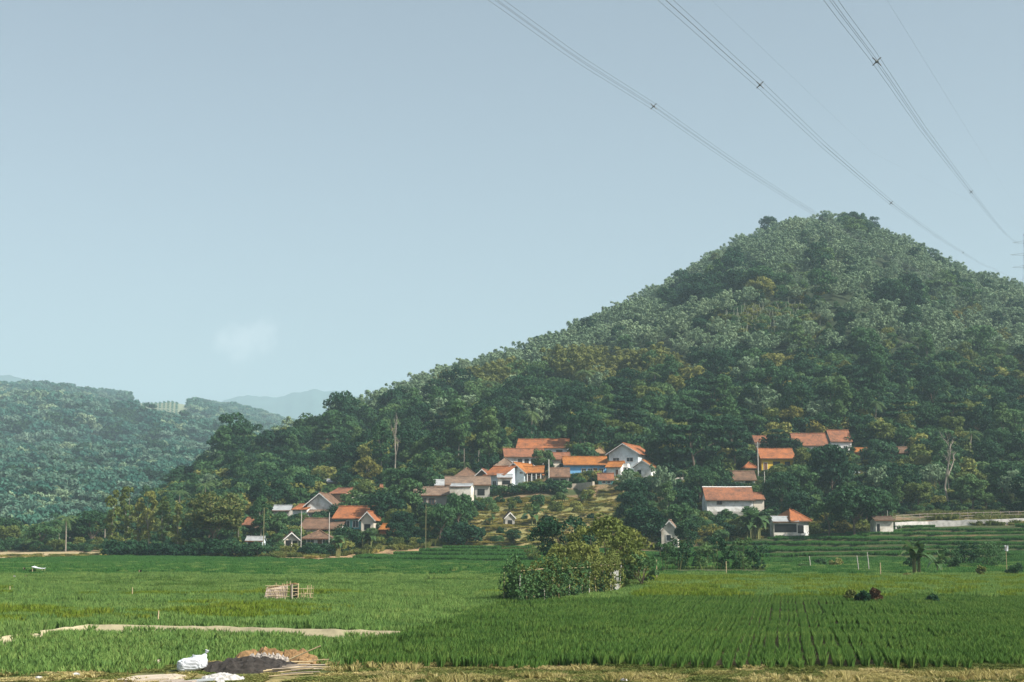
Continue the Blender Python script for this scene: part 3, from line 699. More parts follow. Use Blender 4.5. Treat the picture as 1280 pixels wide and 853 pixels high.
house('brown_roof_house', 'white-walled house with brown roof just above the plain white house', 'house', 916, 946, 589, 600, 608, 6, 0, 'side', 'tile_brown', 'wall_white', .6, [(VO, .7, 0, 1.2, 1.6)], phrase='the house above the white house', group='village houses')
house('small_orange_hut', 'small orange-roofed hut under trees left of the yellow house', 'hut', 929, 947, 578, 585, 592, 4, 0, 'hip', 'tile_orange', 'wood_dark', .4, [], phrase='the hut left of the yellow house')
house('rust_roof_house', 'house with rust hip roof and dark open front beside the right-hand paddies', 'house', 985, 1016, 636, 651, 671, 7, R(20), 'hip', 'tile_orange', 'wall_white', .5, [(VO, .4, .6, 2.1, 2.2)], phrase='the rust-roofed paddy house', dY=2)
house('metal_lean_to', 'open lean-to with pale metal roof and low wall, beside the rust-roofed house', 'shed', 966, 999, 646, 652, 673, 4, 0, 'side', 'metal_roof', 'wall_stained', .35, [(VO, .3, 1.1, 2.6, 2.4), (VO, .75, 1.1, 2.6, 1.8)], phrase='the metal lean-to')
house('cream_gable_hut', 'narrow stained cream hut with steep gable beside the paddies', 'hut', 825, 849, 650, 664, 688, 5, R(-10), 'gable', 'tile_old', 'wall_stained', .3, [(W_, .45, 1.6, 2.6, .8)], phrase='the cream gabled hut')
house('flat_roof_shed', 'little shed with flat dark roof and pale wall at end of the stone wall', 'shed', 1093, 1119, 646, 650, 668, 4, 0, 'side', 'wood_dark', 'wall_stained', .45, [(VO, .15, 0, 1.8, .5)], phrase='the flat-roofed shed')
house('field_hut', 'tiny dark field hut on the dry terraces', 'hut', 630, 645, 640, 648, 656, 2.4, R(10), 'gable', 'wood_dark', 'wall_grey', .25, [(VO, .5, 0, .9, .9)], phrase='the tiny field hut')
house('slope_house', 'pale grey shed roof among trees high on the right of the big hill', 'hut', 1164, 1182, 416, 421, 428, 5, 0, 'side', 'metal_roof', 'wall_white', .4, [], Y=720, phrase='the hut high on the big hill', protect=True)
house('far_hut', 'pale hut at the far left under the hazy hill', 'hut', 30, 44, 662, 665, 672, 4, 0, 'side', 'tile_old', 'wall_cream', .4, [], Y=380, phrase='the hut under the hazy hill')
# plants without a near building are described from these
LAND += [('the left tan bank', 60, 694, 270), ('the dry terraces', 650, 655, 285), ('the long stone wall', 1200, 654, 262)]

# ------------------------------------------------------------------ hand-placed plants
def place(kind, label, cat, u, vb, h=None, var=0, rz=None, Y=None, phrase=None, group=None, wide=1.0, prot=False, name=None, vtop=None):
    parts, H, Rr = TREES[kind][var % len(TREES[kind])]
    g = ground_at(u, vb, usepads=True) if Y is None else at(u, vb, Y)
    if Y is not None: g.z = tz(g.x, g.y)
    if vtop is not None: h = at(u, vtop, g.y).z-g.z
    k = (h or H)/H
    NM = {'grand': 'broadleaf_tree', 'dark': 'broadleaf_tree', 'mid': 'broadleaf_tree', 'tall': 'slender_tree', 'umbrella': 'spreading_tree', 'olive': 'olive_green_tree', 'gold': 'yellow_leaved_tree', 'thin': 'thin_trunk_tree',
          'bush': 'bush', 'drybush': 'dry_bush', 'bamboo': 'bamboo_clump', 'bamboo_gold': 'bamboo_clump', 'palm': 'coconut_palm', 'banana': 'banana_plant', 'conifer': 'conifer', 'bare': 'bare_tree'}
    o = thing(name or NM[kind], label, cat, g, random.random()*6.28 if rz is None else rz, group, (k*wide, k*wide, k))
    for pn, pm in parts: put(pn, pm, o)
    if phrase: LAND.append((phrase, u, vb-h/px(g.y)/2, g.y))
    if prot: PROT.append((u-Rr*k*.5/px(g.y), u+Rr*k*.5/px(g.y), vb-h/px(g.y), vb-h/px(g.y)*.2, g.y))
    HAND.append((g.x, g.y, Rr*k*wide*.5))
    return o
HAND = []
WD = ['first', 'second', 'third', 'fourth', 'fifth', 'sixth', 'seventh', 'eighth', 'ninth', 'tenth', 'eleventh', 'twelfth']
place('umbrella', 'huge dark layered tree between the white two-storey house and the yellow house', 'tree', 868, 596, vtop=521, wide=1.15, phrase='the huge layered tree', prot=True)
place('umbrella', 'dark layered tree right of the huge layered tree, behind the thatch-coloured hut', 'tree', 917, 592, vtop=534, var=1, wide=.8)
place('umbrella', 'low spreading dark tree directly above the yellow house roof', 'tree', 972, 572, vtop=538, wide=.95, var=1)
place('dark', 'tall dark conical tree standing right of the yellow house', 'tree', 1040, 632, vtop=556, phrase='the dark conical tree', wide=.8, prot=True)
place('mid', 'dense tree between the yellow house and the rust-roofed paddy house', 'tree', 1006, 636, vtop=582, wide=.9)
place('gold', 'yellow-leaved tree touching the right end of the yellow house', 'tree', 1003, 600, vtop=560, wide=.8)
place('dark', 'large very dark tree at the paddy edge left of the flat-roofed shed', 'tree', 1068, 672, vtop=608, wide=1.2, var=1, phrase='the very dark paddy-edge tree')
place('mid', 'dark bushy tree just right of the rust-roofed paddy house', 'tree', 1036, 672, vtop=626, wide=.9, var=2)
place('banana', 'large banana clump right of the plain white house', 'banana plant', 948, 674, vtop=634, var=1, wide=1.1, phrase='the big banana clump')
place('banana', 'banana plant against the right end of the big banana clump', 'banana plant', 962, 670, vtop=638, var=0)
place('banana', 'banana plant against the left end of the big banana clump', 'banana plant', 934, 676, vtop=646, var=2)
place('dark', 'dark round tree with several trunks left of the huge layered tree', 'tree', 793, 650, vtop=598, wide=.85, var=2, phrase='the dark tree above the terraces')
place('dark', 'broad dark tree at the paddy edge left of the cream gabled hut', 'tree', 804, 688, vtop=634, wide=1.15, var=0)
place('bamboo', 'feathery pale green bamboo below the white two-storey house', 'bamboo', 828, 640, vtop=577, wide=.6, phrase='the feathery bamboo')
place('dark', 'dark bushy tree covering the right side of the cream gabled hut', 'tree', 860, 690, vtop=650, wide=.9, var=1)
place('mid', 'round dark tree standing alone in front of the long white house', 'tree', 679, 596, vtop=562, wide=1.0, var=1, phrase='the round tree before the long white house', prot=True)
place('conifer', 'small dark conifer in front of the blue house', 'conifer', 755, 598, vtop=567, prot=True)
place('dark', 'big dark tree against the forest above the long white house roof', 'tree', 722, 572, vtop=528, var=2, wide=.8)
place('dark', 'round dark bush in the middle of the dry terraces', 'bush', 642, 682, vtop=662, wide=1.3, var=0, name='bush')
for i, (u, vb) in enumerate([(617, 618), (629, 619), (641, 617), (653, 616), (665, 615), (677, 614), (690, 614), (702, 616)]):
    place('bush', '%s from the left in the dark hedge row at the top of the dry terraces' % WD[i], 'bush', u, vb+2, vtop=vb-11-(i > 5)*3, var=i % 2, wide=1.35, group='dark hedge row')
place('bush', 'dark bush low on the dry terraces, left of the round dark one', 'bush', 580, 684, vtop=655, wide=1.2, var=0)
place('mid', 'dark tree on the left edge of the dry terraces below the blotchy white building', 'tree', 574, 668, vtop=618, var=2, wide=.7)
place('banana', 'lone banana plant standing on the dry terraces', 'banana plant', 665, 658, vtop=624, var=2, prot=True)
place('banana', 'small banana plant left of the tiny field hut', 'banana plant', 612, 658, vtop=640, var=2)
place('banana', 'tall banana clump at the paddy edge below the broad orange roof', 'banana plant', 422, 697, vtop=666, var=0, phrase='the tall banana clump')
place('banana', 'banana plant right of the tall banana clump, below the small cream gabled house', 'banana plant', 458, 690, vtop=660, var=1)
place('grand', 'broad olive-green tree with rounded crown at the left end of the village', 'tree', 268, 694, vtop=613, wide=1.15, phrase='the broad olive tree', prot=True)
place('gold', 'thin yellowish tree right of the broad olive tree', 'tree', 328, 676, vtop=634, wide=.6)
for i, (u, vt) in enumerate([(140, 612), (156, 606), (173, 622), (186, 612), (203, 620), (222, 628), (296, 640)]):
    place('thin', '%s from the left of the slim pale-trunked trees along the left paddy edge' % ['first', 'second', 'third', 'fourth', 'fifth', 'sixth', 'last'][i], 'tree', u, 693, vtop=vt, var=i, group='slim pale-trunked trees', wide=.9)
LAND.append(('the slim pale-trunked trees', 180, 655, 272))
for i, u in enumerate(range(146, 330, 16)):
    place('bush', '%s dark bush from the left in the low row below the slim trees' % ['first', 'second', 'third', 'fourth', 'fifth', 'sixth', 'seventh', 'eighth', 'ninth', 'tenth', 'eleventh', 'twelfth'][i], 'bush', u+random.uniform(-3, 3), 698, vtop=678+random.uniform(-3, 4), var=0, wide=1.3, group='dark bushes of the low row')
place('palm', 'coconut palm standing above the tan bank at far left', 'palm', 82, 690, vtop=640, phrase='the far-left coconut palm', prot=True)
M['bark_white'] = M['bark_pale']
place('bare', 'tall bare tree with white trunk above the long stone wall', 'tree', 1187, 634, vtop=530, phrase='the bare white-trunked tree', prot=True)
place('bare', 'slim bare grey tree among the forest left of the village', 'tree', 494, 600, vtop=518, var=1, wide=.6)
place('dark', 'dark tree standing out alone on the left skyline of the big hill', 'tree', 961, 290, h=17, Y=836, var=0, wide=.75)
place('mid', 'small dark tree on the skyline halfway up the ridge', 'tree', 676, 440, h=13, Y=712, var=1, wide=.8)
place('umbrella', 'dark flat tree on the right skyline of the big hill', 'tree', 1252, 345, h=11, Y=852, var=0, wide=1.1)
for i, (u, v, vt) in enumerate([(770, 520, 440), (800, 515, 436), (742, 530, 452)]):
    place('bamboo_gold', ['big yellow-green bamboo clump arching above the white two-storey house',
          'largest yellow-green bamboo clump, rightmost of the arching three', 'lowest and leftmost of the three arching yellow-green bamboo clumps'][i], 'bamboo', u, v+40, vtop=vt+24, var=i, Y=430+20*i)
# near plants in the paddies
NEAR = {}
def near_tree(name, label, u, vb, Rr, H, nb, rb, per, size, mat, seed, trunkH=1.5, shape='round', cat='tree'):
    r = rg(seed); x, y = G0(u, vb)
    cm, c = crown_mesh('crown', M[mat], r, Rr, trunkH*.5, H, nb, rb, per, size, .5, shape)
    o = thing(name, label, cat, (x, y, tz(x, y)))
    put('crown', cm, o); put('trunk', trunk_mesh('trunk', M['bark'], trunkH, .1, [c[i] for i in r.choice(len(c), 6, replace=False)], r), o)
    HAND.append((x, y, Rr)); return o
near_tree('olive_green_tree', 'leafy yellow-olive tree rising highest behind the bean trellis in the paddies', 762, 736, 2.7, 5.6, 44, .55, 60, .15, 'leaf_olive', 501, 1.6, 'column')
near_tree('olive_green_tree', 'smaller olive-leaved tree at the left behind the bean trellis', 716, 737, 2.3, 3.7, 34, .5, 60, .14, 'leaf_olive', 502, 1.2)
near_tree('olive_green_tree', 'olive-leaved tree between the highest one and the right end of the bean trellis', 786, 733, 2.2, 4.6, 34, .5, 60, .14, 'leaf_olive', 505, 1.2, 'column')
near_tree('olive_green_tree', 'loose olive-green tree in the middle behind the bean trellis', 738, 728, 2.6, 5.0, 36, .55, 60, .15, 'leaf_olive', 506, 1.4)
near_tree('broadleaf_tree', 'dark round tree behind the leafy yellow-olive trees in the paddies', 706, 716, 3.6, 6.2, 40, 1.0, 80, .2, 'leaf_dark', 503, 2)
near_tree('bush', 'leafy shrub at the right end of the bean trellis', 800, 735, 1.5, 2.6, 16, .5, 60, .13, 'leaf_mid', 504, .6, cat='bush')
LAND += [('the bean trellis', 700, 730, 90), ('the leafy yellow-olive tree', 752, 690, 108)]

def small_plant(label, u, vb, hpx, wpx, mat, seed, cat='shrub', name='shrub', nb=8, size=.09):
    x, y = G0(u, vb) if vb > 702 else tuple(ground_at(u, vb))[:2]
    k = px(y); r = rg(seed)
    H = hpx*k; Rr = wpx*k/2
    cm, c = crown_mesh('leaves', M[mat], r, Rr, .1, H, nb, max(.18, min(Rr, H)*.38), 55, size, .5, 'round', .9)
    o = thing(name, label, cat, (x, y, tz(x, y)))
    put('leaves', cm, o)
    b = MB()
    for q in c[:5]: b.tube([(q[0]*.2, q[1]*.2, -.3), q], [.03, .015], 5)
    b.build('stem', M['stem'], o); return o
WD = ['first', 'second', 'third', 'fourth', 'fifth', 'sixth', 'seventh', 'eighth', 'ninth', 'tenth', 'eleventh', 'twelfth']
for i, (u, h, w) in enumerate([(832, 42, 28), (847, 46, 28), (864, 42, 28), (882, 38, 28), (897, 46, 26), (914, 38, 28), (930, 50, 30), (946, 44, 30)]):
    o = small_plant('%s from the left in the row of dark leafy cassava shrubs' % WD[i], u, 718+(i % 2), h, w, 'leaf_dark' if i % 3 else 'leaf_mid', 600+i, nb=14, size=.13)
    o['group'] = 'row of dark leafy shrubs'
for i, (u, vb, h, w, mt, lb) in enumerate([
        (1064, 756, 16, 12, 'leaf_gold', 'left of the two brown-tipped shrubs in the bright paddy'), (1077, 758, 17, 16, 'leaf_dark', 'right of the two low shrubs in the bright paddy, darker one'),
        (1167, 758, 13, 12, 'leaf_dark', 'lone small dark shrub at the right in the bright paddy'),
        (1190, 715, 28, 26, 'leaf_mid', 'left of the three dense shrubs right of the paddy banana plant'), (1210, 712, 30, 32, 'leaf_dark', 'middle of the three dense shrubs right of the paddy banana plant'),
        (1240, 714, 33, 38, 'leaf_mid', 'right and widest of the three dense shrubs behind the white-flagged stick'), (1227, 724, 16, 12, 'leaf_olive', 'small brownish shrub in front of the widest dense shrub'),
        (1267, 722, 18, 24, 'leaf_mid', 'low shrub right of the white-flagged stick'), (1026, 712, 12, 16, 'leaf_mid', 'low shrub left of the two white posts'),
        (1045, 712, 10, 18, 'weeds', 'sprawling pale shrub close left of the two white posts'), (1005, 714, 8, 16, 'leaf_mid', 'lowest shrub right of the row of dark leafy shrubs'),
        (1137, 716, 20, 18, 'leaf_mid', 'shrub tucked left of the paddy banana plant'), (668, 702, 20, 26, 'leaf_olive', 'pale loose shrub behind the left end of the bean trellis'),
        (500, 690, 8, 30, 'leaf_gold', 'yellow shrub on the brown bank right of the left cluster'), (459, 692, 12, 12, 'leaf_gold', 'round yellow shrub on the brown bank below the broad orange roof'),
        (1134, 724, 6, 8, 'weeds', 'tiny pale weed at the foot of the paddy banana plant')]):
    small_plant(lb, u, vb, h, w, mt, 640+i, nb=26 if h > 25 else 12, size=.12)
x, y = G0(1149, 724)
def near_banana(label, u, vb, h, var, wide=1.0):
    x, y = G0(u, vb); parts, H, Rr = TREES['banana'][var]; k = h/H
    o = thing('banana_plant', label, 'banana plant', (x, y, tz(x, y)), 1.0, None, (k*wide, k*wide, k))
    for pn, pm in parts: put(pn, pm, o)
near_banana('banana plant standing in the right-hand paddies among low shrubs', 1150, 722, 4.0, 0, .85)
near_banana('young banana plant with broad upright leaves behind the bean trellis', 688, 735, 3.6, 2, .7)
near_banana('smaller banana plant in front of the left dense shrubs, right of the taller paddy banana', 1172, 720, 3.0, 2, .8)
LAND.append(('the paddy banana plant', 1150, 700, 140))

# ------------------------------------------------------------------ scattered trees of the village and the slope above it
ORD = ['leftmost', 'second', 'third', 'fourth', 'fifth', 'sixth', 'seventh', 'eighth', 'ninth', 'tenth', 'eleventh', 'twelfth', 'thirteenth', 'fourteenth', 'fifteenth', 'sixteenth', 'seventeenth', 'eighteenth', 'nineteenth', 'twentieth']
DESC = {'dark': ('dark green tree', 'tree', 'broadleaf_tree'), 'mid': ('green leafy tree', 'tree', 'broadleaf_tree'), 'tall': ('tall slender tree', 'tree', 'slender_tree'), 'olive': ('olive-green tree', 'tree', 'olive_green_tree'),
        'gold': ('yellow-leaved tree', 'tree', 'yellow_leaved_tree'), 'bush': ('low bush', 'bush', 'bush'), 'drybush': ('dry yellowish bush', 'bush', 'dry_bush'), 'banana': ('banana plant', 'banana plant', 'banana_plant'),
        'palm': ('coconut palm', 'palm', 'coconut_palm'), 'bamboo': ('pale bamboo clump', 'bamboo', 'bamboo_clump'), 'umbrella': ('flat-topped spreading tree', 'tree', 'spreading_tree')}
def blocked(x, y, z, H, Rr):
    u, vb = proj(x, y, z); vt = float(vb)-H/px(y)*.92; u = float(u); w = Rr*.62/px(y)
    for (u0, u1, t, b_, Yb) in PROT:
        if y < Yb+1.5 and u+w > u0 and u-w < u1 and vt < b_ and vb > t: return True
    for q in PADS:
        dx = x-q[0]; dy = y-q[1]; lx = dx*q[5]+dy*q[6]; ly = -dx*q[6]+dy*q[5]
        if abs(lx) < q[2]+.8 and abs(ly) < q[3]+.8: return True
    for (hx, hy, hr) in HAND:
        if (x-hx)**2+(y-hy)**2 < (hr+.5)**2: return True
    return False
spots = []      # (x, y, z, kind, scale)
taken = []
def free(x, y, d):
    for (a, b_, dd) in taken:
        if (x-a)**2+(y-b_)**2 < ((d+dd)*.5)**2: return False
    return True
rs = rg(77)
def try_spots(n, kinds, wts, y0, y1, s0, s1, dist, cond, smin=.7, smax=1.15, cap=10**9):
    got = 0
    for _ in range(n):
        if got >= cap: break
        y = y0+(y1-y0)*rs.random(); s = s0+(s1-s0)*rs.random(); x = s*y
        z0 = float(base_z(np.array([x]), np.array([y]))[0]); u, v = proj(x, y, z0); u = float(u); v = float(v)
        if not cond(u, v, x, y): continue
        kd = kinds[int(rs.choice(len(kinds), p=wts))]; parts, H, Rr = TREES[kd][0]; sc_ = (smin+(smax-smin)*rs.random())*(.72 if (u < 400 and y > 350) else 1)
        ok = False
        for sh in (1, .62, .38):
            if sh < 1 and kd in ('banana', 'palm', 'bamboo', 'tall'): kd2 = 'bush' if kd != 'banana' else 'banana'
            else: kd2 = kd
            H2, R2 = TREES[kd2][0][1]*sc_*sh, TREES[kd2][0][2]*sc_*sh
            if free(x, y, R2*dist) and not blocked(x, y, z0, H2, R2): ok = True; break
        if ok:
            spots.append((x, y, tz(x, y), kd2, sc_*sh)); taken.append((x, y, R2*dist)); got += 1
def isveg(u, v): return v < foot_v(u)-1.5
def interr(u, v): return 590 < u < 772 and v > 611
def tree_zone(u, v, x, y): return isveg(u, v) and not interr(u, v) and not (u < 132 and v > 690) and not (1115 < u and v > 643)
# inside the village: small trees, bananas, bushes
try_spots(5200, ['dark', 'mid', 'bush', 'banana', 'olive', 'palm', 'drybush', 'tall', 'bamboo'], [.21, .18, .22, .16, .06, .03, .05, .05, .04], 236, 350, -.25, .38, 1.0, lambda u, v, x, y: tree_zone(u, v, x, y) and u > 132, .5, .95, cap=380)
try_spots(900, ['bush', 'drybush', 'banana'], [.5, .35, .15], 262, 300, -.03, .08, 1.9, lambda u, v, x, y: interr(u, v) and isveg(u, v), .3, .6, cap=20)
try_spots(500, ['bush', 'banana'], [.8, .2], 300, 316, -.03, .075, 1.0, lambda u, v, x, y: 585 < u < 740 and v > 604, .6, 1.0, cap=22)
try_spots(1200, ['mid', 'palm', 'bush', 'olive', 'dark'], [.3, .08, .27, .15, .2], 285, 380, -.45, -.27, 1.15, lambda u, v, x, y: u < 135 and v < 689, .5, .85, cap=60)
# first rows of the forest on the slope
try_spots(2600, ['dark', 'mid', 'tall', 'umbrella', 'olive', 'gold', 'bamboo', 'palm'], [.36, .24, .12, .06, .08, .035, .075, .03], 350, 452, -.30, .40, .98, lambda u, v, x, y: u > 120, .8, 1.2, cap=235)
INDY = 452
for kd in sorted({s_[3] for s_ in spots}):
    tmp = [s_ for s_ in spots if s_[3] == kd]
    buckets = {}
    for s_ in tmp:
        u, v = proj(s_[0], s_[1], s_[2]); u = float(u); v = float(v)
        vm = v-TREES[kd][0][1]*s_[4]/px(s_[1])/2
        best = min(LAND, key=lambda q: math.hypot((q[1]-u), (q[2]-vm)*1.3))
        du, dv = u-best[1], vm-best[2]
        rel = ('left of' if du < 0 else 'right of') if abs(du) > abs(dv)*1.1 else ('above' if dv < 0 else 'below')
        if rel == 'above' and s_[1] > 350: rel = 'on the slope above'
        buckets.setdefault((rel, best[0]), []).append((u, s_))
    for (rel, ph), lst in buckets.items():
        lst.sort(key=lambda q: q[0]); n = len(lst); d, cat, nm = DESC[kd]
        for i, (u, (x, y, z, _, k)) in enumerate(lst):
            if n > 20: d = d.replace('green leafy', 'leafy')
            if n == 1: lb = '%s %s %s' % (d, rel, ph)
            elif i == 0: lb = 'leftmost %s %s %s' % (d, rel, ph)
            elif i == n-1: lb = 'rightmost %s %s %s' % (d, rel, ph)
            else: lb = '%s %s from the left %s %s' % (ORD[min(i, 19)], d, rel, ph)
            if len(lb.split()) > 16: lb = lb.replace('on the slope above', 'above')
            if len(lb.split()) > 16: lb = lb.replace(' from the left', '')
            parts, H, Rr = TREES[kd][random.randrange(len(TREES[kd]))]
            ww = random.uniform(.9, 1.15)
            o = thing(nm, lb, cat, (x, y, z-.1), random.random()*6.28, {'tree': 'trees', 'bush': 'bushes', 'banana plant': 'banana plants', 'palm': 'coconut palms', 'bamboo': 'bamboo clumps'}[cat]+' of the slope', (k*ww, k*ww, k))
            for pn, pm in parts: put(pn, pm, o)
print('individual plants', len(spots))

# ------------------------------------------------------------------ the forest beyond, uncountable
fp = {'dark': [far_proto('leaf_dark', 301+k, 4.6, 9+2*k, 26, 100, .36) for k in range(4)], 'mid': [far_proto('leaf_mid', 311+k, 4.2, 9.5+k, 26, 90, .36) for k in range(3)],
      'umbrella': [far_proto('leaf_dark', 345, 5.0, 7.5, 30, 90, .36)], 'palm': [TREES['palm'][0][0][0][1]],
      'olive': [far_proto('leaf_olive', 321, 3.8, 8.5, 24, 90, .34)], 'gold': [far_proto('leaf_gold', 331, 3.6, 8, 20, 80, .32)], 'tall': [far_proto('leaf_mid', 341, 2.8, 14, 30, 80, .34, 'column')],
      'bamboo': [p[0][0][1] for p in TREES['bamboo']], 'bamboo_gold': [p[0][0][1] for p in TREES['bamboo_gold']]}
FP = []; FI = {}
for k_, l_ in fp.items():
    FI[k_] = []
    for q in l_: FI[k_].append(len(FP)); FP.append(q)
def jgrid(x0, x1, y0, y1, d, r):
    xs = np.arange(x0, x1, d); ys = np.arange(y0, y1, d); X, Yg = np.meshgrid(xs, ys)
    return X.ravel()+r.uniform(-.48, .48, X.size)*d, Yg.ravel()+r.uniform(-.48, .48, X.size)*d
r = rg(88)
X, Yf = jgrid(-520, 560, 380, 930, 6.5, r); s_ = X/Yf
z = terrain(X, Yf, False); rd = np.interp(s_, RS, RD); u, v = proj(X, Yf, z); rt = CAMZ+rd*np.interp(s_, RS, RT)
_, vr = proj(s_*rd, rd, rt)
spotxy = np.array([(q[0], q[1]) for q in spots if q[1] > 330])
clear = (np.hypot((u-965)/62, (v-410)/22) < .75+.5*fbm(X, Yf, 22, 14))
rd_ = rd
keep = (u > 100) & (s_ < .56) & (Yf < rd+45) & (Yf > 448) & ~(clear & (r.random(len(u)) < .82))
# below: fill the gaps between individual trees only beyond the frame's sides
side = (Yf <= 448) & (s_ > .385) & (s_ < .6)
keep = keep | side
X, Yf, z, u, v, vr = X[keep], Yf[keep], z[keep], u[keep], v[keep], vr[keep]
nz = fbm(X, Yf, 60, 41); nz2 = fbm(X, Yf, 34, 55); nz3 = fbm(X, Yf, 25, 66)
thr = np.interp(u, [300, 600, 750, 900, 1050, 1200, 1400], [560, 515, 480, 452, 440, 455, 490])
pb = 1/(1+np.exp((v-thr-(nz-.5)*90)/9))
for (eu, ev, ea, eb) in ((962, 374, 75, 11), (860, 392, 40, 12), (1140, 388, 50, 14), (1075, 300, 22, 10), (905, 345, 20, 8), (1200, 400, 30, 12), (1025, 345, 16, 7)):  # dark-leaved clusters stand in for shaded gaps in the bamboo
    pb = pb*(1-.93*(np.hypot((u-eu)/ea, (v-ev)/eb) < 1+.5*(nz2-.5)))
idx = np.zeros(len(X), int)
rr = r.random(len(X))
kd = np.where(r.random(len(X)) < np.clip(pb*.97+.05, 0, .93), 'bamboo', '')
rest = kd == ''
kk = np.where(nz3+.25*(rr-.5) > .66, 'gold', np.where(nz2 > .54, 'mid', np.where(nz2 > .51, 'olive', np.where(rr > .86, 'tall', 'dark'))))
kk = np.where((pb > .5) & (kk != 'tall'), 'dark', kk)
kd = np.where(rest, kk, kd).astype(object)
kd = np.where((kd == 'dark') & (r.random(len(X)) < .12), 'umbrella', kd); kd = np.where((kd == 'mid') & (r.random(len(X)) < .15), 'palm', kd); kd = np.where((kd == 'dark') & (r.random(len(X)) < .10), 'bamboo', kd)
kd = np.where((kd == 'bamboo') & (pb > .3) & (r.random(len(X)) < .10), 'dark', kd); kd = np.where((kd == 'bamboo') & (r.random(len(X)) < .06), 'mid', kd)
for (eu, ev, ea, eb, kn, pr) in ((765, 478, 80, 26, 'bamboo_gold', .75), (610, 500, 60, 16, 'bamboo_gold', .4), (860, 500, 40, 14, 'gold', .5), (1000, 462, 40, 9, 'gold', .35), (835, 478, 30, 10, 'gold', .4), (1245, 440, 40, 14, 'bamboo_gold', .3)):
    kd = np.where((np.hypot((u-eu)/ea, (v-ev)/eb) < .8+.5*nz) & (r.random(len(X)) < pr), kn, kd)
kd = np.where((kd == 'tall') & (Yf > rd_[keep]-70), 'mid', kd)
for i, q in enumerate(kd): idx[i] = FI[str(q)][int(rr[i]*991) % len(FI[str(q)])]
sc_ = .5+.95*r.random(len(X))**1.4; sc_ = np.where((kd == 'bamboo'), sc_*.88, sc_)
sc_ = sc_*np.where((pb > .3) & (kd != 'bamboo'), .62, 1.0)*np.where((u < 420) & (Yf > rd_[keep]-50), .72, 1.0)*np.interp(vr, [200, 280, 500], [.85, .9, 1.0])
scatter('hill_forest', np.stack([X, Yf, z-.3], 1), idx, np.stack([np.zeros_like(X), np.zeros_like(X), r.random(len(X))*6.28], 1), np.stack([sc_*r.uniform(.9, 1.2, len(X)), sc_*r.uniform(.9, 1.2, len(X)), sc_], 1), FP,
        'dense forest and feathery bamboo covering the big hill')
# hazy hill on the left
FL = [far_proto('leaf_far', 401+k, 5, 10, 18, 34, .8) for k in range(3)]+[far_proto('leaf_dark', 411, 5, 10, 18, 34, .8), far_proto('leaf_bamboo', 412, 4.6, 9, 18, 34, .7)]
X, Yf = jgrid(-900, 60, 380, 900, 8.2, r); X2, Y2 = jgrid(-1560, 100, 900, 2660, 12, r); X = np.concatenate([X, X2]); Yf = np.concatenate([Yf, Y2]); s_ = X/Yf; z = terrain(X, Yf, False); u, v = proj(X, Yf, z)
PL = [ground_at(uu, vv, 1000, 2700) for uu in range(162, 236, 6) for vv in range(497 , 521, 3) if vv > 496+abs(uu-195)*.12]
PLY0, PLY1 = min(p.y for p in PL), max(p.y for p in PL); PLs = (float(st(160, 505)[0]), float(st(238, 505)[0]))
print('plot', PLY0, PLY1)
plot = (s_ > PLs[0]) & (s_ < PLs[1]) & (Yf > PLY0-70) & (Yf < PLY1+15)
keep = (s_ > -.58) & ~((s_ > np.interp(Yf, [380, 500, 700, 900], [-.29, -.25, -.10, .0]))) & ~plot & (r.random(len(X)) < .95)
X, Yf, z = X[keep], Yf[keep], z[keep]; n = len(X); nz = fbm(X, Yf, 90, 71)
idx = np.where(r.random(n) < .3*(nz > .5)+.05, 4, np.where(r.random(n) < .35*(nz < .47)+.08, 3, r.integers(0, 3, n)))
sc_ = r.uniform(.6, 1.25, n)*np.interp(Yf, [400, 600, 900, 1300], [.75, .85, 1.0, 1.45])
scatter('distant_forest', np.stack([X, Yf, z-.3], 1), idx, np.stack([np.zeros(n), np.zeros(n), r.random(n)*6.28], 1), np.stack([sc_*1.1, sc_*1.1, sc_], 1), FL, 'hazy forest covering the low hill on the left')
print('forest', n)
UG = [TREES['bush'][k][0][0][1] for k in range(3)]+[TREES['drybush'][0][0][0][1]]
P_ = []; I_ = []; S_ = []
for (ya, yb, d, ka, kb) in ((338, 458, 3.7, 1.0, 2.3), (237, 338, 3.0, .45, 1.05)):
    aa, bb = jgrid(-240, 240, ya, yb, d, r)
    zz = base_z(aa, bb); u_, v_ = proj(aa, bb, zz)
    for x, y, z0, uu, vv in zip(aa, bb, zz, u_, v_):
        if abs(x/y) > .5 or not tree_zone(uu, vv, x, y) or (uu < 132 and y > 400): continue
        k = r.uniform(ka, kb)
        if blocked(x, y, z0, 2.4*k, 1.5*k):
            k *= .4
            if blocked(x, y, z0, 2.4*k, 1.5*k): continue
        P_.append((x, y, tz(x, y)-.15)); I_.append(int(r.choice(4, p=[.5, .3, .14, .06]))); S_.append((k*1.1, k*1.1, k*r.uniform(.8, 1.2)))
scatter('undergrowth', P_, I_, [(0, 0, r.random()*6.28) for _ in P_], S_, UG, 'dense undergrowth of shrubs between the houses and trees')
print('undergrowth', len(P_))
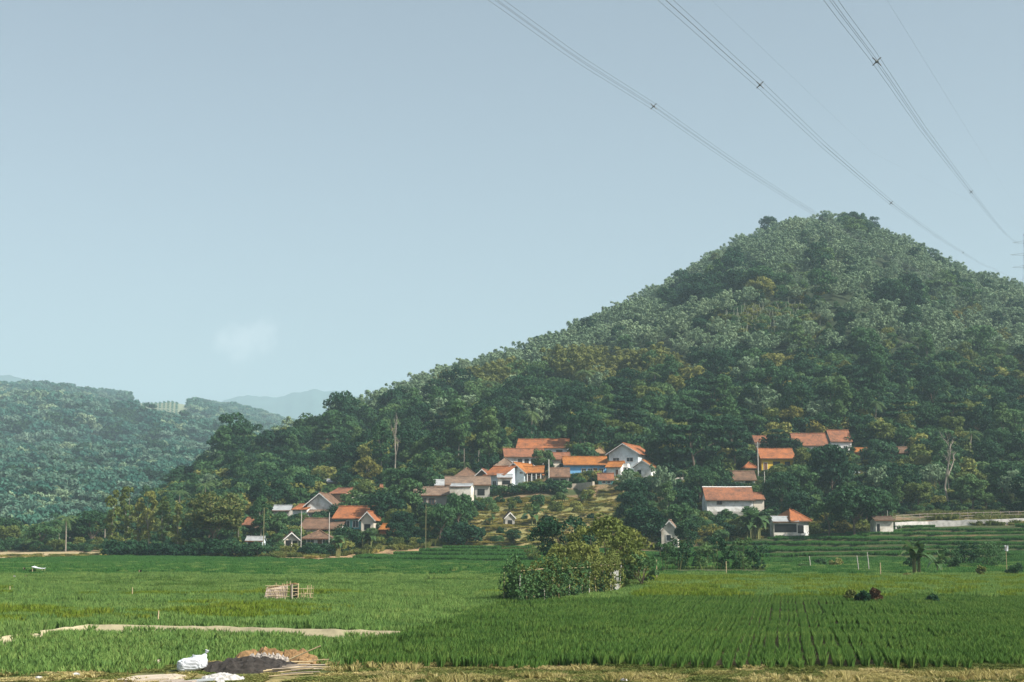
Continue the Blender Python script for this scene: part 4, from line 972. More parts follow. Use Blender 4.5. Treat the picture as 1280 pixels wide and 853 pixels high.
# rows of young crops on the clearing of the left hill, and stakes on the clearing of the big hill
def row_proto():
    r2 = rg(9); C = [(q*1.6-7, 0, .6) for q in range(10)]
    V, Fq = blob_leaves(C, 1.0, 14, .5, .5, r2); return mesh_np('crop_row', V, [Fq], [M['leaf_far']])
pts = []; rots = []
for uu in np.arange(164, 226, 5.2):
    for Yq in np.arange(PLY0-60, PLY1, 12.0):
        x = float(st(uu, 505)[0])*Yq; z0 = tz(x, Yq); a, b_ = proj(x, Yq, z0)
        if 160 < a < 236: pts.append((x, Yq, z0)); rots.append((0, 0, math.pi/2+.08))
if pts: scatter('crop_vegetation', pts, [0]*len(pts), rots, [(1, 1, 1)]*len(pts), [row_proto()], 'rows of young crops on the bare plot of the hazy hill')
stp = MB(); stp.tube([(0, 0, -.3), (.1, 0, 3.6)], [.09, .05], 5); M['stalk_pale'] = solid('stalk_pale', (.30, .32, .24), .9, .3, 1); stm = stp.mesh('stake', M['stalk_pale'])
pts = []
for _ in range(300):
    uu = r.uniform(905, 1026); vv = r.uniform(388, 428)
    if math.hypot((uu-965)/62, (vv-408)/22) > 1.0: continue
    g = ground_at(uu, vv, 450)
    pts.append(tuple(g))
n = len(pts); qs = [(p[0]+r.normal()*3, p[1]+r.normal()*5) for p in pts[:170]]
scatter('clearing_scrub_vegetation', [(x, y, tz(x, y)-.2) for x, y in qs], [int(r.integers(0, 3)) for _ in qs], [(0, 0, r.random()*6) for _ in qs], [(1.4, 1.4, r.uniform(.6, 1.5)) for _ in qs], [TREES['bush'][1][0][0][1], TREES['bush'][2][0][0][1], TREES['drybush'][0][0][0][1]], 'low scrub on the clearing of the big hill')
scatter('undergrowth_stakes_vegetation', pts, [0]*n, [(r.normal()*.12, r.normal()*.12, r.random()*6) for _ in range(n)], [(1, 1, r.uniform(.6, 1.3)) for _ in range(n)], [stm], 'pale bare stalks on the clearing of the big hill')

# ------------------------------------------------------------------ fields
def v_front(u): return np.interp(u, [-300, 0, 150, 235, 330, 425, 640, 900, 1280, 1700], [850, 849, 846, 834, 830, 835, 838, 839, 837, 835])
def v_bund(u): return np.interp(u, [-300, 0, 110, 300, 500], [816, 805, 788, 792, 797])
GAPS = [([(178, 726), (310, 727.5)], .9), ([(275, 713), (462, 714.5)], 1.2), ([(355, 721), (530, 722), (560, 718), (610, 712), (660, 710)], 1.2),
        ([(482, 706), (570, 707), (720, 706)], .8), ([(-100, 719), (170, 721)], .5), ([(-100, 709), (150, 708.5), (300, 706)], .6), ([(590, 698), (655, 700), (760, 699)], .9),
        ([(800, 735), (1000, 736), (1280, 734), (1500, 734)], .35), ([(640, 757), (830, 751), (1280, 750), (1500, 750)], .25), ([(800, 722), (960, 723), (1280, 727), (1500, 728)], .5),
        ([(640, 722), (500, 731), (300, 733)], .2)]
GSEG = []
for pts_, w_ in GAPS:
    q = [G0(*p) for p in pts_]
    for a, b_ in zip(q[:-1], q[1:]): GSEG.append((a, b_, w_))
def seg_d(x, y):
    best = np.full(x.shape, 9.0)
    for (a, b_, w_) in GSEG:
        dx, dy = b_[0]-a[0], b_[1]-a[1]; t = np.clip(((x-a[0])*dx+(y-a[1])*dy)/(dx*dx+dy*dy), 0, 1)
        best = np.minimum(best, np.hypot(x-a[0]-t*dx, y-a[1]-t*dy)-w_)
    return best
def ftype(x, y, z):
    """0 none, 1 light left, 2 dark front, 3 mid light, 4 bright right, 5 far"""
    u, v = proj(x, np.maximum(y, 30), z)
    t = np.full(x.shape, 5)
    t = np.where(v > 722+.012*np.abs(u-640)*(u < 640)*0, 3, t)
    t = np.where((v > 724) & (u > 800), 4, t)
    dk = np.interp(v, [752, 797, 830], [690, 510, 425])
    vb2 = np.interp(u, [425, 500, 640, 830, 1000, 1700], [828, 797, 758, 752, 750, 750])
    t = np.where((v > vb2) & (u > 425), 2, t)
    t = np.where((u <= 500) & (v > v_bund(u)) & (t != 2), 1, t)
    none = (v > v_front(u)) | (v < foot_v(u)+1.5) | (y < 35)
    none |= (u > 340) & (u < 530) & (v < foot_v(u)+5)
    none |= (np.abs(v-v_bund(u)) < .6+.5*px(y)*0) & (u < 502)
    none |= (u > 648) & (u < 790) & (v > 734) & (v < np.interp(u, [640, 700, 812], [758, 753, 736]))
    none |= (u > 820) & (u < 962) & (v > 712) & (v < 720)
    return np.where(none, 0, t), u, v

# ------------------------------------------------------------------ ground sheet
ysg = np.concatenate([np.arange(-60, 36, 6), np.arange(36, 60, .5), np.arange(60, 185, 1.0), np.arange(185, 345, .42), np.arange(345, 480, 2.0), np.arange(480, 960, 5.0), np.arange(960, 2700, 14.0), np.linspace(2720, 7000, 24)])
ssg = np.linspace(-.66, .66, 560)
Yg, Sg = np.meshgrid(ysg, ssg, indexing='ij')
Xg = Sg*(Yg+100)
Zg = terrain(Xg.copy(), Yg.copy())
Zg = Zg + .10*(vnoise(Xg, Yg, 1.7, 5)-.5)*(Yg > 60) + .35*(fbm(Xg, Yg, 5, 6)-.5)*sstep(2, -6, proj(Xg, np.maximum(Yg, 30), Zg)[1]-foot_v(proj(Xg, np.maximum(Yg, 30), Zg)[0]))*(Yg > 236)
T, U, Vv = ftype(Xg, Yg, Zg)
fr = (Vv > v_front(U)) | (Yg < 43)
Zg = np.where(fr, Zg+.05+.14*(fbm(Xg, Yg, 1.6, 8)-.3), Zg)
ny, nx = Yg.shape
I = np.arange(ny*nx).reshape(ny, nx)
Fg = np.stack([I[:-1, :-1], I[:-1, 1:], I[1:, 1:], I[1:, :-1]], -1).reshape(-1, 4)
def C3(*c): return np.array(c, float)
colr = np.zeros((ny, nx, 3)); n1 = fbm(Xg, Yg, 6, 21)[..., None]; n2 = fbm(Xg, Yg, 2.2, 22)[..., None]; n3 = fbm(Xg, Yg, 19, 23)[..., None]
def mixc(a, b_, f): return a*(1-f)+b_*f
forest = mixc(C3(.014, .026, .012), C3(.034, .045, .020), n1)
colr[:] = forest
vill = mixc(C3(.055, .075, .028), C3(.20, .135, .08), sstep(.42, .62, n1*.5+n2*.5))
m = (Yg > 200) & (Yg < 345); colr[m] = vill[m]
soil = mixc(C3(.040, .062, .020), C3(.070, .080, .030), n2)
m = Vv > foot_v(U); m &= (Yg < 300); colr[m] = soil[m]
dark = mixc(C3(.045, .055, .022), C3(.085, .062, .035), n2); m = T == 2; colr[m] = dark[m]
gapm = (seg_d(Xg, Yg) < .3) & (Yg < 300) & (Vv > foot_v(U)); colr[gapm] = mixc(C3(.060, .075, .030), C3(.15, .14, .07), n1)[gapm]
tanb = mixc(C3(.40, .31, .19), C3(.26, .23, .12), n1); m = (U < 135) & (Vv < 697.5) & (Vv > 690) & (Yg > 200) & (Yg < 400); colr[m] = tanb[m]
br = mixc(C3(.38, .25, .15), C3(.24, .17, .09), n1); m = (U > 345) & (U < 530) & (Vv > foot_v(U)-3) & (Vv < foot_v(U)+5.5) & (Yg > 200) & (Yg < 300); colr[m] = br[m]
ter = mixc(C3(.13, .15, .05), C3(.25, .21, .10), sstep(.3, .7, n2*.5+n1*.5)); m = (U > 560) & (U < 775) & (Vv < foot_v(U)) & (Vv > 609) & (Yg < 315) & (Yg > 240); colr[m] = ter[m]
# steep risers of the terraces show earth and old grass
gy = np.abs(np.gradient(Zg, axis=0)/np.gradient(Yg, axis=0))
m = (gy > .55) & (U > 780) & (Vv > foot_v(U)) & (Yg > 185) & (Yg < 300); colr[m] = mixc(C3(.035, .050, .020), C3(.14, .10, .05), sstep(.5, .75, n1))[m]
bank = mixc(C3(.20, .17, .07), C3(.36, .29, .15), n2); bank = mixc(bank, C3(.07, .09, .03), sstep(.5, .62, n1)); colr[fr] = bank[fr]
cl = np.hypot((U-965)/66, (Vv-410)/26) < 1.05; m = cl & (Yg > 480) & (Yg < 860); colr[m] = mixc(C3(.045, .075, .035), C3(.085, .105, .055), n2)[m]
Sg_ = Xg/np.maximum(Yg, 1); m = (Sg_ > PLs[0]) & (Sg_ < PLs[1]) & (Yg > PLY0-75) & (Yg < PLY1+30); colr[m] = mixc(C3(.20, .22, .15), C3(.15, .19, .12), n1)[m]
me = mesh_np('ground', np.stack([Xg, Yg, Zg], -1).reshape(-1, 3), [Fg], [], smooth=True)
ca = me.color_attributes.new('soil', 'FLOAT_COLOR', 'POINT')
ca.data.foreach_set('color', np.concatenate([colr, np.ones((ny, nx, 1))], -1).astype(np.float32).ravel())
m_, N, L = newmat('earth'); b = N['Principled BSDF']; va = N.new('ShaderNodeVertexColor'); va.layer_name = 'soil'
ge = N.new('ShaderNodeNewGeometry'); nz_ = N.new('ShaderNodeTexNoise'); nz_.inputs['Scale'].default_value = 3.5; nz_.inputs['Detail'].default_value = 8; nz_.inputs['Roughness'].default_value = .7; L.new(ge.outputs['Position'], nz_.inputs['Vector'])
mx = N.new('ShaderNodeMix'); mx.data_type = 'RGBA'; mx.blend_type = 'MULTIPLY'; mx.inputs[0].default_value = 1
L.new(va.outputs[0], mx.inputs[6]); L.new(ramp(N, L, nz_.outputs[0], [(.45, .45, .45), (1, 1, 1), (1.5, 1.45, 1.35)], [.3, .5, .75]), mx.inputs[7])
L.new(mx.outputs[2], b.inputs['Base Color']); b.inputs['Roughness'].default_value = .95; b.inputs['Specular IOR Level'].default_value = .15
bp = N.new('ShaderNodeBump'); bp.inputs['Strength'].default_value = .5; bp.inputs['Distance'].default_value = .12; L.new(nz_.outputs[0], bp.inputs['Height']); L.new(bp.outputs[0], b.inputs['Normal'])
me.materials.append(m_)
gr = put('ground', me); gr['kind'] = 'structure'; gr['label'] = 'paddy fields, village slope and hills as one ground sheet'
# far mountains
def mountain(name, prof, D, label):
    us = np.linspace(prof[0][0], prof[-1][0], 90); vs = np.interp(us, [p[0] for p in prof], [p[1] for p in prof])
    r_ = rg(int(D)); vs = vs + (vnoise(us, us*0, 14, 91)-.5)*3+(vnoise(us, us*0, 5, 92)-.5)*1.4
    s, t = st(us, vs); rows = 14; V = []
    for j in range(rows):
        f = j/(rows-1); yy = D-1200*(1-f) if j < rows-1 else D
        zz = (CAMZ+D*t+20)*(f**1.1)-20
        V.append(np.stack([s*yy, np.full_like(s, yy)+30*(vnoise(us, us*0+f*40, 20, 93)-.5), zz], 1))
    V.append(np.stack([s*(D+900), np.full_like(s, D+900), np.full_like(s, -20)], 1))
    V = np.concatenate(V); n = len(us); I = np.arange((rows+1)*n).reshape(rows+1, n)
    Fm = np.stack([I[:-1, :-1], I[:-1, 1:], I[1:, 1:], I[1:, :-1]], -1).reshape(-1, 4)
    o = put(name, mesh_np(name, V, [Fm], [M['mountain_green']], smooth=True)); o['kind'] = 'structure'; o['label'] = label
M['mountain_green'] = solid('mountain_green', (.035, .075, .06), .95, .4, .02)
mountain('mountain', [(-400, 500), (-120, 470), (-20, 468), (10, 470), (32, 476), (60, 492), (120, 520), (200, 560)], 5200, 'faint far mountain at the left edge')
mountain('mountain', [(230, 540), (280, 500), (310, 496), (345, 497), (370, 490), (395, 487), (420, 489), (445, 494), (480, 503), (600, 540)], 6000, 'faint far mountain between the two hills')

# ------------------------------------------------------------------ rice and grass
def rice_proto(name, mat, seed, h, wb, nb_, rows, sp, tsp, size, lean=.35):
    r = rg(seed); V = []; n = 0
    for i in range(rows):
        for y in np.arange(-size/2+tsp/2, size/2, tsp):
            cx_ = (i-(rows-1)/2)*sp+r.normal()*.02; cy_ = y+r.normal()*.03
            k = nb_; a = r.random(k)*6.283; ln = lean*(.3+r.random(k)); hh = h*(.65+.45*r.random(k))
            bx_ = cx_+.04*np.cos(a); by = cy_+.04*np.sin(a)
            tx = bx_+hh*ln*np.cos(a); ty = by+hh*ln*np.sin(a)
            pa = a+math.pi/2+r.normal(size=k)*.6; wx = wb*.5*np.cos(pa); wy = wb*.5*np.sin(pa)
            mx_ = bx_*.62+tx*.38; my = by*.62+ty*.38; zm = hh*.6
            q = np.stack([np.stack([bx_-wx*.6, by-wy*.6, np.full(k, -.1)], 1), np.stack([bx_+wx*.6, by+wy*.6, np.full(k, -.1)], 1), np.stack([mx_+wx, my+wy, zm], 1), np.stack([tx, ty, hh], 1), np.stack([mx_-wx, my-wy, zm], 1)], 1)
            V.append(q.reshape(-1, 3)); n += k
    V = np.concatenate(V)
    return mesh_np(name, V, [np.arange(n*5).reshape(n, 5)], [M[mat]])
PS = 1.26
RP = [rice_proto('rice_patch', 'rice_light', 701, .40, .028, 15, 4, .315, .24, PS), rice_proto('rice_patch', 'rice_light', 702, .38, .028, 15, 4, .315, .24, PS),
      rice_proto('rice_patch', 'rice', 703, .42, .032, 20, 3, .42, .18, PS, .27), rice_proto('rice_patch', 'rice', 704, .45, .032, 20, 3, .42, .18, PS, .27),
      rice_proto('rice_patch', 'rice_light', 705, .46, .038, 16, 4, .315, .2, PS), rice_proto('rice_patch', 'rice_light', 706, .44, .038, 16, 4, .315, .2, PS),
      rice_proto('rice_patch', 'rice_yellow', 707, .48, .05, 12, 4, .315, .2, PS), rice_proto('rice_patch', 'rice_yellow', 708, .52, .05, 12, 4, .315, .2, PS),
      rice_proto('rice_patch', 'rice_far', 709, .5, .07, 12, 4, .315, .22, PS), rice_proto('rice_patch', 'rice_far', 710, .55, .07, 12, 4, .315, .22, PS)]
r = rg(99)
al = -math.atan(.19)
aa, bb = np.meshgrid(np.arange(-120, 190, PS), np.arange(30, 300, PS*.98)); aa = aa.ravel(); bb = bb.ravel()
X = aa*math.cos(al)-bb*math.sin(al); Yq = aa*math.sin(al)+bb*math.cos(al)
rot = np.full(len(X), al)
z = terrain(X, Yq); t, u, v = ftype(X, Yq, z)
ok = (t > 0) & (np.abs(X/Yq) < .52) & (Yq < 300)
zf = terrain(X, Yq+.55); zb = terrain(X, Yq-.55); ok &= (np.abs(zf-z) < .14) & (np.abs(zb-z) < .14)
ok &= seg_d(X, Yq) > .35
# keep the patch off the bund
ok &= ~((u < 502) & (np.abs(Yq-(CAMZ/((v_bund(u)-HZ)/F)))/1 < .74) & (v > 780))
X, Yq, z, t, u, v, rot = X[ok], Yq[ok], z[ok], t[ok], u[ok], v[ok], rot[ok]; n = len(X)
rowz = (t == 2) & (u > 790+60*(fbm(X, Yq, 9, 63)-.5)*4)
rot = np.where(rowz, rot, r.integers(0, 4, n)*math.pi/2+al*.5+r.normal(size=n)*.2)
X = X+np.where(rowz, r.normal(size=n)*.035, r.normal(size=n)*.12); Yq = Yq+np.where(rowz, 0, r.normal(size=n)*.12)
idx = (t-1)*2+r.integers(0, 2, n)
# colours drift from one paddy to the next
dr = fbm(X, Yq, 30, 61)
idx = np.where((t == 3) & (dr > .60) & (r.random(n) < .6), 6+r.integers(0, 2, n), idx)
idx = np.where((t == 3) & (dr < .40) & (r.random(n) < .5), 2+r.integers(0, 2, n), idx)
idx = np.where((t == 4) & (dr < .42) & (r.random(n) < .6), 4+r.integers(0, 2, n), idx)
idx = np.where((t == 5) & (Yq < 200) & (r.random(n) < .55), 4+r.integers(0, 2, n), idx)
hs = np.where(rowz, r.uniform(.8, 1.0, n), r.uniform(.8, 1.15, n))*np.where(t == 1, .85, 1)*(.75+.5*fbm(X, Yq, 5, 62))
rice = scatter('rice_grass', np.stack([X, Yq, z], 1), idx, np.stack([0*X, 0*X, rot], 1), np.stack([np.where(rowz, 1.0, 1.04), 0*X+1.04, hs], 1), RP, 'young green rice growing in the paddies')
print('rice patches', n)
GP = [rice_proto('grass_patch', 'dry_grass', 721, .17, .013, 26, 7, .15, .14, 1.0, 1.0), rice_proto('grass_patch', 'weeds', 722, .13, .02, 22, 7, .15, .14, 1.0, 1.1), rice_proto('grass_patch', 'dry_grass', 723, .36, .012, 40, 2, .4, .4, 1.0, .55),
      rice_proto('grass_patch', 'slope_grass', 724, .42, .06, 14, 4, .3, .3, 1.3, 1.3), rice_proto('grass_patch', 'weeds', 725, .6, .07, 12, 4, .3, .3, 1.3, .8)]
P_ = []; I_ = []; S_ = []
aa, bb = jgrid(-26, 26, 34, 47, .62, r)
zz = terrain(aa, bb); t_, u_, v_ = ftype(aa, bb, zz); nn = fbm(aa, bb, 1.9, 81); n5 = fbm(aa, bb, 1.6, 8)
for x, y, z0, uu, vv, q, q5 in zip(aa, bb, zz, u_, v_, nn, n5):
    if vv < v_front(uu)-2: continue
    if 140 < uu < 420 and r.random() < .55: continue
    P_.append((x, y, z0+.03+.14*(q5-.3))); w = r.random()
    I_.append(2 if (q > .58 and w < .5) else (1 if q < .47 else (0 if w < .62 else 1))); k = r.uniform(.5, 1.0)*(.55 if uu < 420 else 1); S_.append((1, 1, k*(.7 if vv > 838 else .9)))
aa, bb = jgrid(-14, 32, 245, 318, 1.0, r)
zz = terrain(aa, bb); u_, v_ = proj(aa, bb, zz); nn = fbm(aa, bb, 5, 82)
for x, y, z0, uu, vv, q in zip(aa, bb, zz, u_, v_, nn):
    if 560 < uu < 778 and foot_v(uu)+1 > vv > 607: P_.append((x, y, z0)); I_.append(3 if q > .36 or r.random() < .5 else 4); S_.append((1.1, 1.1, r.uniform(.15, .5)))
aa, bb = jgrid(-115, -30, 255, 285, 1.2, r); zz = terrain(aa, bb); u_, v_ = proj(aa, bb, zz)
for x, y, z0, uu, vv in zip(aa, bb, zz, u_, v_):
    if uu < 150 and vv < 698 and r.random() < (.25 if vv > 691 else .8): P_.append((x, y, z0)); I_.append(3 if r.random() < .7 else 4); S_.append((1.1, 1.1, r.uniform(.5, 2.0 if vv < 692 else .7)))
# ground cover everywhere on the village slope and along the bunds
aa, bb = jgrid(-130, 170, 236, 350, 1.7, r); zz = terrain(aa, bb); u_, v_ = proj(aa, bb, zz); nn = fbm(aa, bb, 7, 83)
for x, y, z0, uu, vv, q in zip(aa, bb, zz, u_, v_, nn):
    if uu < 130 or 560 < uu < 778 and vv > 607 or vv > foot_v(uu): continue
    if abs(x/y) > .5: continue
    if q > .4: P_.append((x, y, z0)); I_.append(4 if r.random() < .8 else 3); S_.append((1.3, 1.3, r.uniform(.7, 1.7)))
for (a, b_, w_) in GSEG:
    Ln = math.hypot(b_[0]-a[0], b_[1]-a[1])
    for k in range(int(Ln/1.1)):
        f = r.random(); x = a[0]+(b_[0]-a[0])*f; y = a[1]+(b_[1]-a[1])*f+r.normal()*w_*.3
        if abs(x/y) > .5: continue
        P_.append((x, y, tz(x, y))); I_.append(4 if r.random() < .75 else 3); S_.append((.8, .8, r.uniform(.2, .5)))
scatter('grass', P_, I_, [(0, 0, r.random()*6.28) for _ in P_], S_, GP, 'dry yellow grass and weeds on banks, terraces and slope')
print('grass', len(P_))
# ------------------------------------------------------------------ bund, walls
def strip(name, pts, w, h, mat, label, zoff=0, kind='structure', seg=1.0, nb=.0, bw=.6, tw=.45):
    V = []; P = []
    for a, b_ in zip(pts[:-1], pts[1:]):
        a = Vector(a); b_ = Vector(b_); n = max(1, int((b_-a).length/seg))
        for i in range(n): P.append(a.lerp(b_, i/n))
    P.append(Vector(pts[-1])); B = MB(); r_ = rg(5)
    for i, p in enumerate(P):
        d = (P[min(i+1, len(P)-1)]-P[max(i-1, 0)]); d.z = 0; d.normalize(); nrm = Vector((-d.y, d.x, 0)); j = float(r_.normal())*nb; z0 = p.z+zoff
        V += [p+nrm*(w*bw)+Vector((0, 0, zoff-(.6 if bw < 1 else .05))), p+nrm*(w*tw)+Vector((0, 0, zoff+h+j)), p-nrm*(w*tw)+Vector((0, 0, zoff+h+j*.6)), p-nrm*(w*bw)+Vector((0, 0, zoff-(.6 if bw < 1 else .05)))]
    Fs = []
    for i in range(len(P)-1):
        a = 4*i; Fs += [(a, a+1, a+5, a+4), (a+1, a+2, a+6, a+5), (a+2, a+3, a+7, a+6)]
    Fs += [(3, 2, 1, 0), tuple(4*(len(P)-1)+k for k in range(4))]
    B.add(V, Fs); o = B.build(name, M[mat])
    if kind: o['kind'] = kind; o['label'] = label
    else: tag(o, label, 'wall')
    return o
strip('path', [(*G0(u, v), 0) for u, v in [(-260, 822), (0, 806), (60, 797), (110, 789.5), (180, 790.5), (300, 793), (400, 796), (500, 798.5)]], .24, .30, 'bund_earth', 'narrow pale raised bund path between paddies', nb=.02, seg=.5, bw=1.25, tw=.12)
strip('path', [(*G0(u, v), 0) for u, v in [(-260, 801), (0, 801.5), (52, 801)]], .24, .28, 'bund_earth', 'short pale bund path at the left edge', nb=.02, seg=.5, bw=1.25, tw=.12)
def wallpts(L_): 
    o = []
    for u, v in L_:
        g = ground_at(u, v, usepads=True); o.append((g.x, g.y, g.z))
    return o
strip('stone_wall', wallpts([(1118, 660), (1160, 659), (1200, 657.5), (1240, 656.5), (1285, 655), (1400, 652)]), .6, 1.05, 'stone_pale', 'long pale rough stone wall beside the right-hand paddies', kind=None, nb=.05)
strip('retaining_wall', wallpts([(708, 611), (722, 611), (742, 610)]), .5, 1.1, 'slab', 'short pinkish retaining wall below the blue house', kind=None, nb=.03)
strip('garden_wall', wallpts([(842, 603), (870, 602), (902, 600)]), .3, 1.0, 'wall_stained', 'low pale garden wall below the huge layered tree', kind=None, nb=.02)
strip('garden_wall', wallpts([(1060, 596), (1090, 594), (1134, 592)]), .3, 1.1, 'wall_paleblue', 'pale blue garden wall on the slope right of the dark conical tree', kind=None, nb=.02)
strip('garden_wall', wallpts([(1190, 586), (1220, 586), (1250, 587)]), .3, 1.0, 'slab', 'tan garden wall on the slope behind the bare white-trunked tree', kind=None, nb=.02)
strip('garden_wall', wallpts([(768, 604), (790, 604), (815, 603)]), .3, .9, 'wall_stained', 'low pale wall in front of the white two-storey house', kind=None, nb=.02)
# bamboo rail fence above the stone wall
g0 = wallpts([(1120, 652), (1160, 650), (1200, 649), (1240, 648), (1284, 647)])
t = thing('bamboo_fence', 'low brown bamboo rail fence behind the long stone wall', 'fence', g0[0])
o0 = Vector(g0[0])
for a, b_ in zip(g0[:-1], g0[1:]):
    for hh in (.6, 1.1): MB().tube([Vector(a)-o0+Vector((0, 0, hh)), Vector(b_)-o0+Vector((0, 0, hh+.04))], .05, 5).build('rail', M['wood_grey'], t)
    for k in range(4):
        p = Vector(a).lerp(Vector(b_), k/4)-o0; MB().tube([p+Vector((0, 0, -.4)), p+Vector((0, 0, 1.3))], .06, 5).build('post', M['wood_grey'], t)

# ------------------------------------------------------------------ poles and sticks
def pole(label, u, vb, vt, rad, mat='concrete_pole', name='utility_pole', cat='pole', lean=0, Y=None, arm=False):
    g = ground_at(u, vb, usepads=True) if vb < 702 else Vector((*G0(u, vb), 0))
    if vb >= 702: g.z = tz(g.x, g.y)
    H = (vb-vt)*px(g.y)
    t = thing(name, label, cat, g)
    MB().tube([(0, 0, -.5), (lean*H*.5, 0, H*.5), (lean*H, 0, H)], [rad, rad*.9, rad*.75], 8).build('shaft', M[mat], t)
    if arm: MB().box(-.7, .7, -.05, .05, H-.5, H-.38).build('crossarm', M['wood_grey'], t)
    return t, H
pole('thick white pole in front of the tan-roofed house', 686, 608, 575, .17)
t, H = pole('lamp pole with short arm left of the highest orange-roofed house', 648, 556, 536, .09, 'steel', 'lamp_pole')
MB().tube([(0, 0, H), (.5, 0, H+.1), (.95, 0, H)], .05, 5).build('arm', M['steel'], t); MB().box(.8, 1.15, -.09, .09, H-.08, H+.02).build('lamp_head', M['frame_white'], t)
pole('slim pale pole rising before the small white house of the left cluster', 376, 690, 640, .08)
pole('slim pale pole before the long brown-roofed house', 411, 690, 642, .08)
pole('slim pole left of the village beside the leftmost brown hut', 329, 690, 636, .08, 'culm')
pole('white utility pole left of the yellow house', 948, 602, 553, .13, arm=True)
pole('short pale pole behind the plain white house roof', 880, 628, 591, .1)
pole('thin pale pole above the plain white house, below the yellow house', 956, 616, 590, .1)
pole('thin pole at the left end of the dry terraces, below the lowest middle-cluster house', 532, 690, 632, .055, 'culm')
pole('tall bare pole among trees above the brown hip-roofed house', 580, 596, 561, .1, 'bark_pale')
pole('slightly leaning bare pole right of the tall bare one above the brown hip roof', 597, 596, 564, .13, 'bark_pale', lean=.05)
pole('thin antenna pole behind the flat-roofed shed', 1110, 662, 640, .05)
for i, (u, vb, vt, ln, lb) in enumerate([(197, 785, 764, .03, 'tall pale bamboo stick just above the pale bund path'), (165, 751, 735, 0, 'pale thin stick in the left paddies, farther than the tall one'), (142, 782, 776, 0, 'short brown stick just above the left part of the bund path'),
        (12, 744, 733, 0, 'short pale stick near the left edge of the paddies'), (821, 730, 700, .0, 'pale bamboo post left of the row of dark leafy shrubs'), (908, 722, 702, 0, 'pale post in the row of dark leafy shrubs'),
        (1014, 714, 697, -.12, 'leftmost of the white posts in the right-hand paddies'), (1074, 718, 696, -.1, 'middle white post, left one of the near pair'), (1087, 718, 692, -.08, 'tallest white post, right one of the near pair'),
        (1101, 724, 704, 0, 'thin brown post right of the pair of white posts'), (1188, 698, 689, 0, 'short grey post behind the dense shrubs')]):
    pole(lb, u, vb, vt, .045 if u > 300 else .035, 'concrete_pole' if 1000 < u < 1090 else 'bamboo_pole', 'field_stick', 'stick', ln)
g = Vector((*G0(1070, 716), 0)); b = MB(); b.tube([(-3.2, 1, .35), (0, 0, .5), (4, -.6, .3)], .04, 5); o = b.build('bamboo_rail', M['bamboo_pole']); o.location = g; tag(o, 'pale bamboo rail lying low across the pair of white posts', 'rail')
def flag(label, u, vb, hpx, mat, wpx=3.5, seed=0, ln=0):
    t, H = pole(label, u, vb, vb-hpx, .03, 'bamboo_pole', 'bird_scarer', 'bird scarer', ln)
    r = rg(seed); k = px(t.location.y); w = wpx*k; hh = min(H*.6, w*1.7)
    B = MB(); V = []; nx_, nz_ = 5, 6
    for sd in (0, 1):
        for j in range(nz_):
            for i in range(nx_):
                f = i/(nx_-1); g_ = j/(nz_-1)
                V.append((ln*H+w*(f-.3)+.03*math.sin(7*g_)*w, .05*sd+.25*w*math.sin(5*f+2*g_)*(1-.3*g_), H-hh*g_+.05*w*math.sin(9*f)))
    Fs = []
    for j in range(nz_-1):
        for i in range(nx_-1):
            a = j*nx_+i; c = a+nx_*nz_; Fs += [(a, a+1, a+nx_+1, a+nx_), (c, c+nx_, c+nx_+1, c+1)]
    B.add(V, Fs); B.build('cloth', M[mat], t)
flag('white rag on a stick at the far left of the paddies', 17, 727, 7, 'plastic_white', 2.5, 1)
flag('dark rag on a short stick, nearer of the two dark ones at far left', 32, 727, 7, 'cloth_dark', 2.8, 2)
flag('dark rag on a leaning stick, farther one at far left', 28, 719, 8, 'cloth_dark', 3, 3, .15)
flag('dark brown rag on a stick between the white awning and the leaning black rag', 130, 725, 6, 'cloth_red', 3, 4)
flag('black rag on a stick leaning right in the left paddies', 172, 721, 8, 'cloth_dark', 4, 5, .25)
flag('white plastic flag on a tall stick at the right of the paddies', 1259, 722, 39, 'plastic_white', 4, 6)
small_plant('dark brown leggy plant, tallest of the small ones in the bright right paddy', 1095, 757, 20, 11, 'leaf_brown', 699, nb=14, size=.12)
g = Vector((*G0(48, 719), 0)); k = px(g.y); t = thing('field_awning', 'small white sheet awning on sticks in the far-left paddies', 'awning', g)
for sx in (-1, 1):
    for sy in (-1, 1): MB().tube([(sx*6*k, sy*5*k, -.3), (sx*6*k, sy*5*k, .85 if sx < 0 else .7)], .03, 5).build('post', M['bamboo_pole'], t)
b = MB(); panel(b, (-7*k, -6*k, .85), (7*k, -6*k, .68), (7*k, 6*k, .72), (-7*k, 6*k, .92), .03, 6, 4, .08); b.build('sheet', M['plastic_white'], t)
# water tank
g = ground_at(644, 560, usepads=True); t = thing('water_tank', 'blue plastic water tank beside the lamp pole above the village', 'tank', g)
MB().tube([(0, 0, 2.2), (0, 0, 2.3), (0, 0, 3.4), (0, 0, 3.65)], [.5, .55, .55, .2], 14).build('barrel', M['tank_blue'], t)
b = MB()
for sx in (-.4, .4):
    for sy in (-.4, .4): b.box(sx-.05, sx+.05, sy-.05, sy+.05, -.5, 2.2)
b.box(-.55, .55, -.55, .55, 2.1, 2.2); b.build('stand', M['wood_grey'], t)

